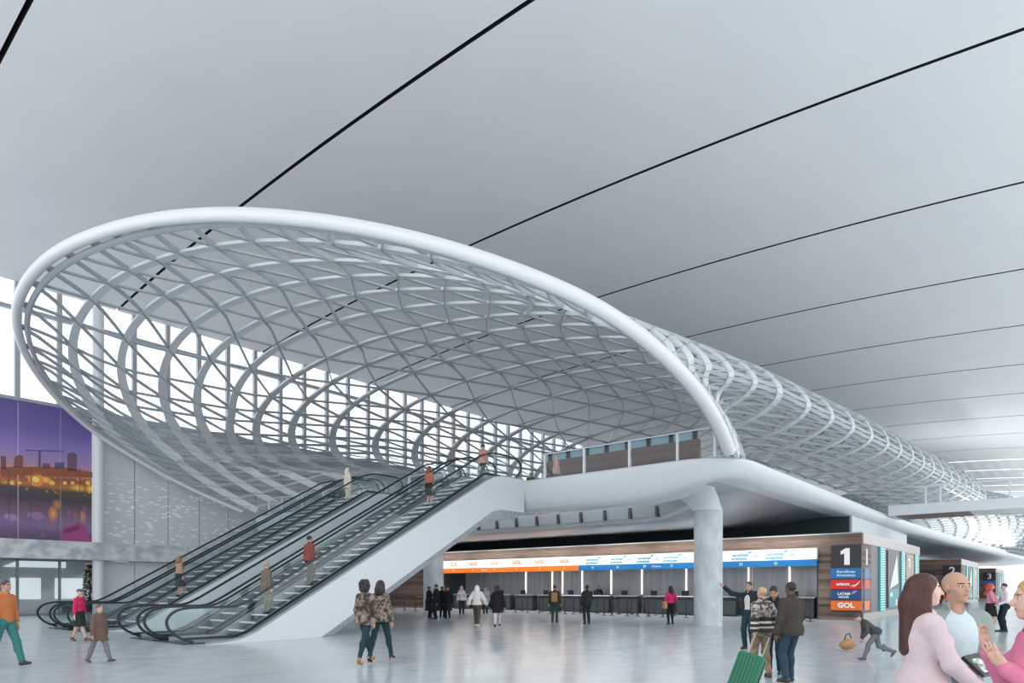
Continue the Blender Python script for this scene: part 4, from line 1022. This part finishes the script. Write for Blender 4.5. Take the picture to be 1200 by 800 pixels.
# ---- foreground trio
person('woman with long red-brown hair in a pale pink sweater, back to the camera',dpt(1082,4.75),96,1.745,True,'pale',('long',(.042,.013,.009),.42),('sweater',(.66,.54,.57),{'hem':.89,'infl':.023}),('trousers',(.30,.17,.10)),(.1,.06,.04),
   hands=[(-.16,.30,1.04),(.17,.27,.97)],yaw=.22,vx=FG,poles=[(-.6,-.7,-.3),(.6,-.7,-.3)],curl=.45)
man=person('bald man in a grey-green jacket over a pale blue shirt',dpt(1119,5.0),188,1.765,False,'tan',('bald',(.03,.02,.015)),('jacket',(.30,.35,.33),{'open':.10,'hem':.93,'infl':.02}),('trousers',(.24,.30,.34)),(.03,.03,.03),
   hands=[(-.12,.29,1.07),(.06,.31,1.05)],yaw=-.32,vx=FG,inner=(.62,.73,.80),curl=.55,hdirs=[((.55,.75,-.1),(.3,-.2,1)),((-.4,.9,-.05),(-.2,-.2,1))])
p=man['world'](man['up']((.02,.41,1.10)))
bk=bpy.data.objects.new('book',None); col.objects.link(bk); bk.location=p; bk.rotation_euler=(R(42),R(-6),R(24)); tag(bk,"black and white patterned booklet in the bald man's hands",'book')
def loc_build(mb,name,m,parent): return mb.build(name,m,parent,(0,0,0))
loc_build(MB().box((-.13,-.09,0),(.13,.09,.006)).box((-.13,-.09,.020),(.13,.09,.026)).box((-.13,-.09,.006),(-.124,.09,.02)),'cover',mat('booklet_black',(.02,.025,.025),.4),bk)
loc_build(MB().box((-.122,-.085,.006),(.125,.085,.020)),'pages',mat('paper',(.8,.8,.78),.7),bk)
loc_build(MB().box((-.10,-.07,.026),(.02,.05,.0275)),'picture',mat('booklet_print',(.75,.78,.75),.5,noise=(30,(.04,.10,.07),.25,(1,1,1))),bk); loc_build(MB().box((.04,-.07,.026),(.11,.06,.0275)),'picture',MATS['booklet_print'],bk)
person('blonde woman in a bright pink shirt gesturing with both hands, right edge',dpt(1217,3.55),292,1.70,True,'light',('long',(.36,.20,.085),.34),('shirt',(.66,.20,.32),{'hem':.90,'infl':.018}),('trousers',(.05,.06,.07)),(.03,.03,.03),
   hands=[(-.15,.19,1.26),(.12,.20,1.33)],vx=FG,poles=[(-.5,-.6,-1),(.5,-.6,-1)],curl=.12,hdirs=[((.05,.55,.8),(.5,-.5,.5)),((-.15,.30,.93),(-.6,-.6,.2))],yaw=.0,pitch=.05)
# ---- group right of centre
person('man in a dark jacket pointing up to the left with a raised arm',gpt(878,760),228,1.80,False,'tan',('short',(.04,.022,.015)),('jacket',(.02,.028,.034),{}),('trousers',TEALJ),(.02,.02,.02),
   hands=[(-.20,.05,.86),(.58,.24,1.61)],vx=MID,inner=(.6,.62,.62),poles=[(-.5,-.9,0),(.2,-.3,-1)],curl=.1)
lady=person('fair-haired person in a black and white striped sweater, back to the camera',gpt(893,793),350,1.65,True,'light',('short',(.40,.24,.13)),
   ('sweater',zbands('striped_knit',[(0,(.05,.045,.035)),(.90,(.55,.53,.48)),(.935,(.02,.02,.02)),(.985,(.60,.58,.53)),(1.03,(.02,.02,.02)),(1.10,(.34,.31,.27)),(1.27,(.46,.43,.39)),(1.34,(.30,.27,.24)),(1.37,(.40,.37,.33))],.8,1.10),{'infl':.034,'hem':.88,'wide':True}),('trousers',cloth('khaki',(.34,.26,.19),(.17,.12,.08),8,.3)),(.06,.05,.04),
   hands=[(-.30,-.24,.95),(.24,.10,.98)],vx=MID,feet=[(-.09,.10,0),(.10,-.08,0)])
person('man with bowed head in an open black jacket over a white shirt',gpt(908,789),212,1.69,False,'tan',('short',(.018,.012,.01)),('jacket',(.018,.022,.028),{'open':.03}),('trousers',(.022,.05,.07)),(.05,.05,.05),
   hands=[(-.10,.33,1.12),(.16,.30,1.10)],vx=MID,inner=(.70,.72,.72),pitch=.45,lean=.06,curl=.6)
person('man in a dark olive jacket and blue jeans, back to the camera',gpt(927,799),338,1.74,False,'dark',('short',(.015,.011,.01)),('jacket',(.058,.05,.042),{'hem':.82,'infl':.03}),('trousers',(.028,.065,.09)),(.04,.035,.03),
   hands=[(-.27,.06,.84),(.25,.10,.86)],vx=MID,feet=[(-.11,0,0),(.11,.12,0)])
person('child in a dark top running bent forward to the left, orange bundle ahead',gpt(1026,773),285,1.28,False,'light',('short',(.05,.03,.02)),('sweater',(.07,.08,.075),{}),('trousers',(.17,.19,.20)),(.10,.10,.11),
   hands=[(-.2,.42,1.15),(.22,.40,1.05)],vx=MID,lean=.85,feet=[(-.09,.34,.0,0,.1),(.09,-.52,.20,0,-.9)],drop=.08)
# ---- two women walking
person('curly-haired woman in a black and beige jacket with tan heeled boots, walking away',gpt(428,779),28,1.74,True,'tan',('curly',(.014,.010,.010)),('jacket',cloth('beige_black',(.045,.038,.032),(.33,.26,.22),7,.18),{'hem':.80}),('slim',TEALJ),(.36,.20,.07),
   hands=[(-.26,.10,.88),(.24,-.02,.86)],feet=WALK,vx=MID,heels=.07,yaw=.1)
person('woman in a patterned grey-brown jacket and black boots, walking away beside the curly-haired woman',gpt(446,776),22,1.75,True,'tan',('long',(.014,.011,.012),.17),('jacket',cloth('leopard',(.36,.31,.25),(.06,.05,.045),16,.2),{'hem':.84}),('slim',(.02,.055,.065)),(.02,.02,.02),
   hands=[(-.24,.04,.88),(.27,.02,.84)],feet=WALK2,vx=MID,heels=.06)
# ---- walkers under the deck
person('woman in a white top and white head scarf with brown trousers, walking away',gpt(559,734),5,1.74,True,'light',('long',(.74,.72,.70),.14),('sweater',(.80,.77,.77),{'infl':.05,'hem':.92,'wide':True}),('trousers',(.11,.09,.075)),(.7,.7,.7),hands=[(-.36,-.02,.92),(.38,.05,.95)],feet=WALK,vx=FAR)
person('woman in a black coat with pale headband and white leggings, walking away',gpt(583,734),0,1.72,True,'light',('curly',(.03,.026,.026)),('coat',(.016,.016,.018),{'hem':.60,'infl':.045}),('slim',(.75,.73,.74)),(.03,.03,.03),hands=[(-.31,.02,.86),(.31,.02,.86)],feet=WALK2,vx=FAR)
for x,y,az,c,lab in ((518,723.6,20,BLK,'person in a black coat, second from the right in the dark group'),(503,724.2,60,BLK,'person in a long black coat, leftmost of the dark group before the pale column'),(511,725,250,BLK,'person in a long black coat at the middle of the dark group'),(525,724.3,200,(.02,.026,.028),'person in a long black-green coat at the right of the dark group')):
    person(lab,gpt(x,y),az,1.80 if x==511 else 1.7,x==503,'tan',('short',(.015,.012,.012)),('coat',c,{'hem':.42,'infl':.05}),('trousers',BLK),(.02,.02,.02),vx=FAR)
person('person in a grey and white speckled jacket behind the white-topped walker',gpt(541,720),170,1.75,True,'light',('long',(.25,.22,.2),.2),('jacket',cloth('speckled',(.30,.31,.32),(.72,.73,.73),12,.2),{}),('trousers',BLK),(.02,.02,.02),vx=FAR)
person('person in a pale grey coat standing left of the black coat walker',gpt(569,719),200,1.7,False,'light',('short',(.03,.02,.02)),('coat',cloth('grey_speck',(.22,.23,.24),(.5,.5,.5),12,.3),{}),('trousers',BLK),(.02,.02,.02),vx=FAR)
bp=person('man in a brown jacket with a tan backpack facing the counters',gpt(650,729),8,1.76,False,'tan',('short',(.02,.015,.012)),('jacket',(.075,.055,.035),{}),('trousers',(.04,.085,.09)),(.03,.03,.03),vx=FAR)
person('man in a dark jacket standing between the backpack man and the clerk',gpt(688,731),345,1.76,False,'dark',('short',(.012,.011,.011)),('jacket',(.022,.027,.026),{'hem':.80}),('trousers',(.02,.035,.045)),(.02,.02,.02),vx=FAR,hands=[(-.27,.05,.86),(.12,.25,1.0)])
q=W(38.3,v_at(702,38.3)); person('clerk in a navy jacket and white collar behind the counter',(q.x,q.y,0),190,1.78,True,'pale',('bun',(.20,.11,.05)),('jacket',(.015,.03,.11),{'open':.03}),('trousers',BLK),(.02,.02,.02),hands=[(-.12,.30,1.18),(.14,.30,1.18)],vx=FAR,inner=(.8,.8,.8))
pk=person('woman in a bright pink top and black trousers facing the counters',gpt(786,731.5),352,1.72,True,'tan',('long',(.012,.010,.011),.2),('sweater',(.70,.03,.16),{'hem':.97}),('slim',BLK),(.02,.02,.02),vx=FAR,hands=[(-.25,.12,.95),(.2,.22,1.05)])
person('woman in a pink blouse and black skirt at the right, beyond the trio',gpt(1161,739.5),120,1.80,True,'light',('long',(.35,.05,.03),.16),('shirt',(.72,.28,.38),{}),('skirt',(.02,.02,.022),.55),(.03,.03,.03),vx=FAR,hands=[(-.14,.28,1.05),(.18,.3,1.02)])
person('person in a white top and black trousers facing the woman in the pink blouse',gpt(1177,740),285,1.80,False,'light',('short',(.02,.015,.015)),('shirt',(.75,.75,.76),{}),('trousers',(.015,.03,.035)),(.02,.02,.02),vx=FAR,hands=[(-.2,.25,1.0),(.2,.25,.98)])
# ---- passers-by at the left
person('person in an orange top and teal trousers walking at the left edge',gpt(6,781),95,1.80,False,'tan',('short',(.06,.03,.025)),('sweater',(.55,.19,.07),{'hem':.9}),('trousers',(.05,.20,.19)),(.03,.03,.03),feet=WALK,vx=MID)
person('woman in a crimson top, dark skirt and dark cap passing the far escalators',gpt(93,751),92,1.60,True,'light',('cap',(.05,.06,.06)),('sweater',(.62,.03,.12),{'hem':.92}),('skirt',(.02,.035,.035),.50),(.14,.07,.04),feet=WALK2,vx=MID)
person('small person in a brown coat passing in front of the near escalators',gpt(116,776),100,1.28,False,'light',('short',(.10,.05,.03)),('coat',(.17,.105,.085),{'hem':.66}),('trousers',(.20,.19,.22)),(.08,.06,.06),feet=WALK,vx=MID)
# ---- on the escalators
def rider(x,V,label,az=40,dz=0,**k):
    U=u_at(x,V); z=nose(U+.15)+.012
    i=math.floor((U-(U0-.9))/.405); u=U0-.9+i*.405+.21; z=min(HD,max(0,(u-.01-U0)*SL+ .0))
    z=min(HD,nose(U0-.9+i*.405+.2)-.005)+.014
    q=W(u,V); 
    person(label,(q.x,q.y,z),az,vx=FAR,feet=[(-.10,-.03,0),(.10,-.01,0)],**k)
rider(306,20.28,'person in a brown-grey coat, lowest rider on the near escalator',skin='light',hair=('short',(.3,.22,.15)),top=('coat',(.19,.16,.13),{'hem':.7}),low=('trousers',(.14,.14,.09)),H=1.72)
rider(366,20.28,'person in a dark red jacket riding up the near escalator',skin='tan',hair=('short',(.03,.02,.02)),top=('jacket',(.26,.075,.07),{}),low=('trousers',(.08,.07,.045)),H=1.74)
rider(506,20.28,'person in a black skirt and rust top near the top of the near escalator',fem=True,skin='light',hair=('long',(.15,.06,.03),.15),top=('sweater',(.40,.17,.12),{'hem':1.0}),low=('skirt',(.02,.03,.025),.5),H=1.70)
rider(214,28.64,'person in a dark green skirt and tan top, low on the far escalator',fem=True,skin='light',hair=('long',(.2,.1,.05),.15),top=('sweater',(.45,.28,.20),{'hem':1.0}),low=('skirt',(.02,.045,.04),.45),H=1.72)
rider(405,28.64,'person all in pale cream high on the far escalator',fem=True,skin='light',hair=('long',(.62,.56,.45),.2),top=('coat',(.78,.74,.62),{}),low=('trousers',(.75,.70,.58)),H=1.72)
def decker(x,U,label,az,**k):
    V=v_at(x,U); q=W(U,V); person(label,(q.x,q.y,HD),az,vx=FAR,**k)
decker(566,22.6,'person in a salmon top with dark hair stepping off the near escalator',40,skin='light',hair=('short',(.03,.03,.04)),top=('sweater',(.62,.33,.25),{}),low=('trousers',(.06,.09,.05)),H=1.78,feet=WALK)
decker(606,29.5,'person in a crimson top on the upper deck behind the balustrade',200,fem=True,skin='light',hair=('long',(.08,.04,.03),.2),top=('sweater',(.42,.05,.07),{}),low=('trousers',(.05,.06,.04)),H=1.7)
decker(622,29.9,'person in an olive jacket on the upper deck, right of the crimson top',170,skin='tan',hair=('short',(.04,.03,.02)),top=('jacket',(.12,.11,.06),{}),low=('trousers',(.05,.05,.05)),H=1.75)
decker(652,26.2,'person in a peach coat walking on the upper deck left of the brown wall',90,skin='light',hair=('short',(.30,.14,.10)),top=('coat',(.62,.45,.38),{}),low=('trousers',(.20,.15,.12)),H=1.76,feet=WALK)
# ---- bags
su=gpt(866,814); o=su
t=bpy.data.objects.new('suitcase',None); col.objects.link(t); t.location=su; t.rotation_euler=(R(-18),R(14),R(-38)); tag(t,'green wheeled suitcase tilted behind the person in the striped sweater','suitcase')
mb=MB().box((-.20,-.125,.06),(.20,.125,.66)); loc_build(mb,'shell',mat('suitcase_green',(.0,.17,.075),.35),t).modifiers.new('b','BEVEL').width=.035
mb=MB()
for i in range(7): mb.box((-.17+i*.052,-.137,.10),(-.15+i*.052,.137,.62))
loc_build(mb,'ribs',mat('suitcase_rib',(.0,.12,.055),.35),t)
loc_build(MB().tube([(-.203,0,.09),(-.203,0,.60),(-.165,0,.662),(.165,0,.662),(.203,0,.60),(.203,0,.09)],.008,6,up=(0,1,0)),'zip',BMT if False else mat('zip_black',(.02,.02,.02),.5),t)
loc_build(MB().tube([(-.11,.1,.64),(-.11,.1,1.0),(.11,.1,1.0),(.11,.1,.64)],.012,8,up=(0,1,0)),'pull_handle',mat('handle_grey',(.3,.3,.3),.3,.8),t)
for x in (-.16,.16):
    mb=MB(); mb.tube([(x-.02,.10,.045),(x+.02,.10,.045)],.045,14); loc_build(mb,'wheel',M_black,t)
def strapbag(name,label,cat,pd,off,size,c,rz=0,strap=None):
    p=pd['world'](pd['up'](off)); t=bpy.data.objects.new(name,None); col.objects.link(t); t.location=p; t.rotation_euler.z=pd['root'].rotation_euler.z+rz; tag(t,label,cat)
    a,b,h=size; m=mat(name+'_mat_%d'%int(c[0]*400),c,.6)
    ob=loc_build(MB().box((-a/2,-b/2,-h),(a/2,b/2,0)),'bag_body',m,t); md=ob.modifiers.new('b','BEVEL'); md.width=min(a,b)*.3; md.segments=3
    loc_build(MB().box((-a*.35,-b/2-.03,-h*.85),(a*.35,-b/2+.02,-h*.35)),'pocket',m,t)
    for x in (-a*.3,a*.3):
        loc_build(MB().bar([(x,b/2,-h*.8),(x,b/2+(strap or .25),-h*.3),(x,b/2+(strap or .25),.06),(x,b/2,.02)],.035,.012,up=(1,0,0)),'strap',mat('strap_brown',(.10,.06,.03),.6),t)
strapbag('backpack','tan backpack on the man in the brown jacket','backpack',bp,(0,-.22,1.40),(.30,.16,.44),(.36,.20,.09),0,.30)
strapbag('shoulder_bag','tan shoulder bag on the left side of the woman in the bright pink top','bag',pk,(-.29,-.02,1.06),(.16,.30,.34),(.50,.27,.13),0,.02)
# orange bundle the running child holds
pt=gpt(1000,764)
t=bpy.data.objects.new('soft_bag',None); col.objects.link(t); t.location=(pt[0],pt[1]+.3,0.02); t.rotation_euler.z=.6; tag(t,'orange-brown soft bag pulled along before the running child','bag')
f=Field((-.35,-.25,-.1),(.35,.25,.6),.014); 
for q in (('e',V3(0,0,.15),np.array([.31,.14,.13]),None,.03),('e',V3(.02,0,.20),np.array([.22,.10,.08]),None,.05)): f.prim(q)
f.cut((0,0,.0),(0,0,1)); P,Q=f.mesh(); mesh_obj('bag_body',P,Q,[mat('bag_orange',(.42,.20,.09),.7)],t)
loc_build(MB().tube([(-.15,0,.25),(-.08,0,.40),(.08,0,.44),(.18,0,.32)],.014,8,up=(0,1,0)),'bag_handle',mat('zip_black',(.02,.02,.02),.5),t)
# ================================================================== LIGHT, CAMERA
sc=bpy.context.scene
wd=bpy.data.worlds.new('World'); sc.world=wd; wd.use_nodes=True
bg=wd.node_tree.nodes['Background']; bg.inputs[0].default_value=(.96,.98,1.0,1); bg.inputs[1].default_value=1.6
sl_=bpy.data.lights.new('sun','SUN'); sl_.energy=3.8; sl_.angle=R(2); sl_.color=(1,.97,.93)
sn=bpy.data.objects.new('sun',sl_); col.objects.link(sn)
from_dir=W(.12,-.36,0)-W(0,0,0); from_dir.z=1.0
sn.rotation_euler=from_dir.to_track_quat('Z','Y').to_euler()
cam=bpy.data.cameras.new('Camera'); co=bpy.data.objects.new('Camera',cam); col.objects.link(co); sc.camera=co
co.location=(0,0,1.65); co.rotation_euler=(R(90),0,0)
cam.sensor_fit='HORIZONTAL'; cam.sensor_width=36; cam.lens=36*F/1200; cam.shift_y=288/1200; cam.clip_end=500; cam.clip_start=.05
sc.view_settings.view_transform='Standard'; sc.view_settings.look='None'; sc.view_settings.gamma=1; sc.view_settings.use_curve_mapping=False
sc.view_settings.exposure=0.13
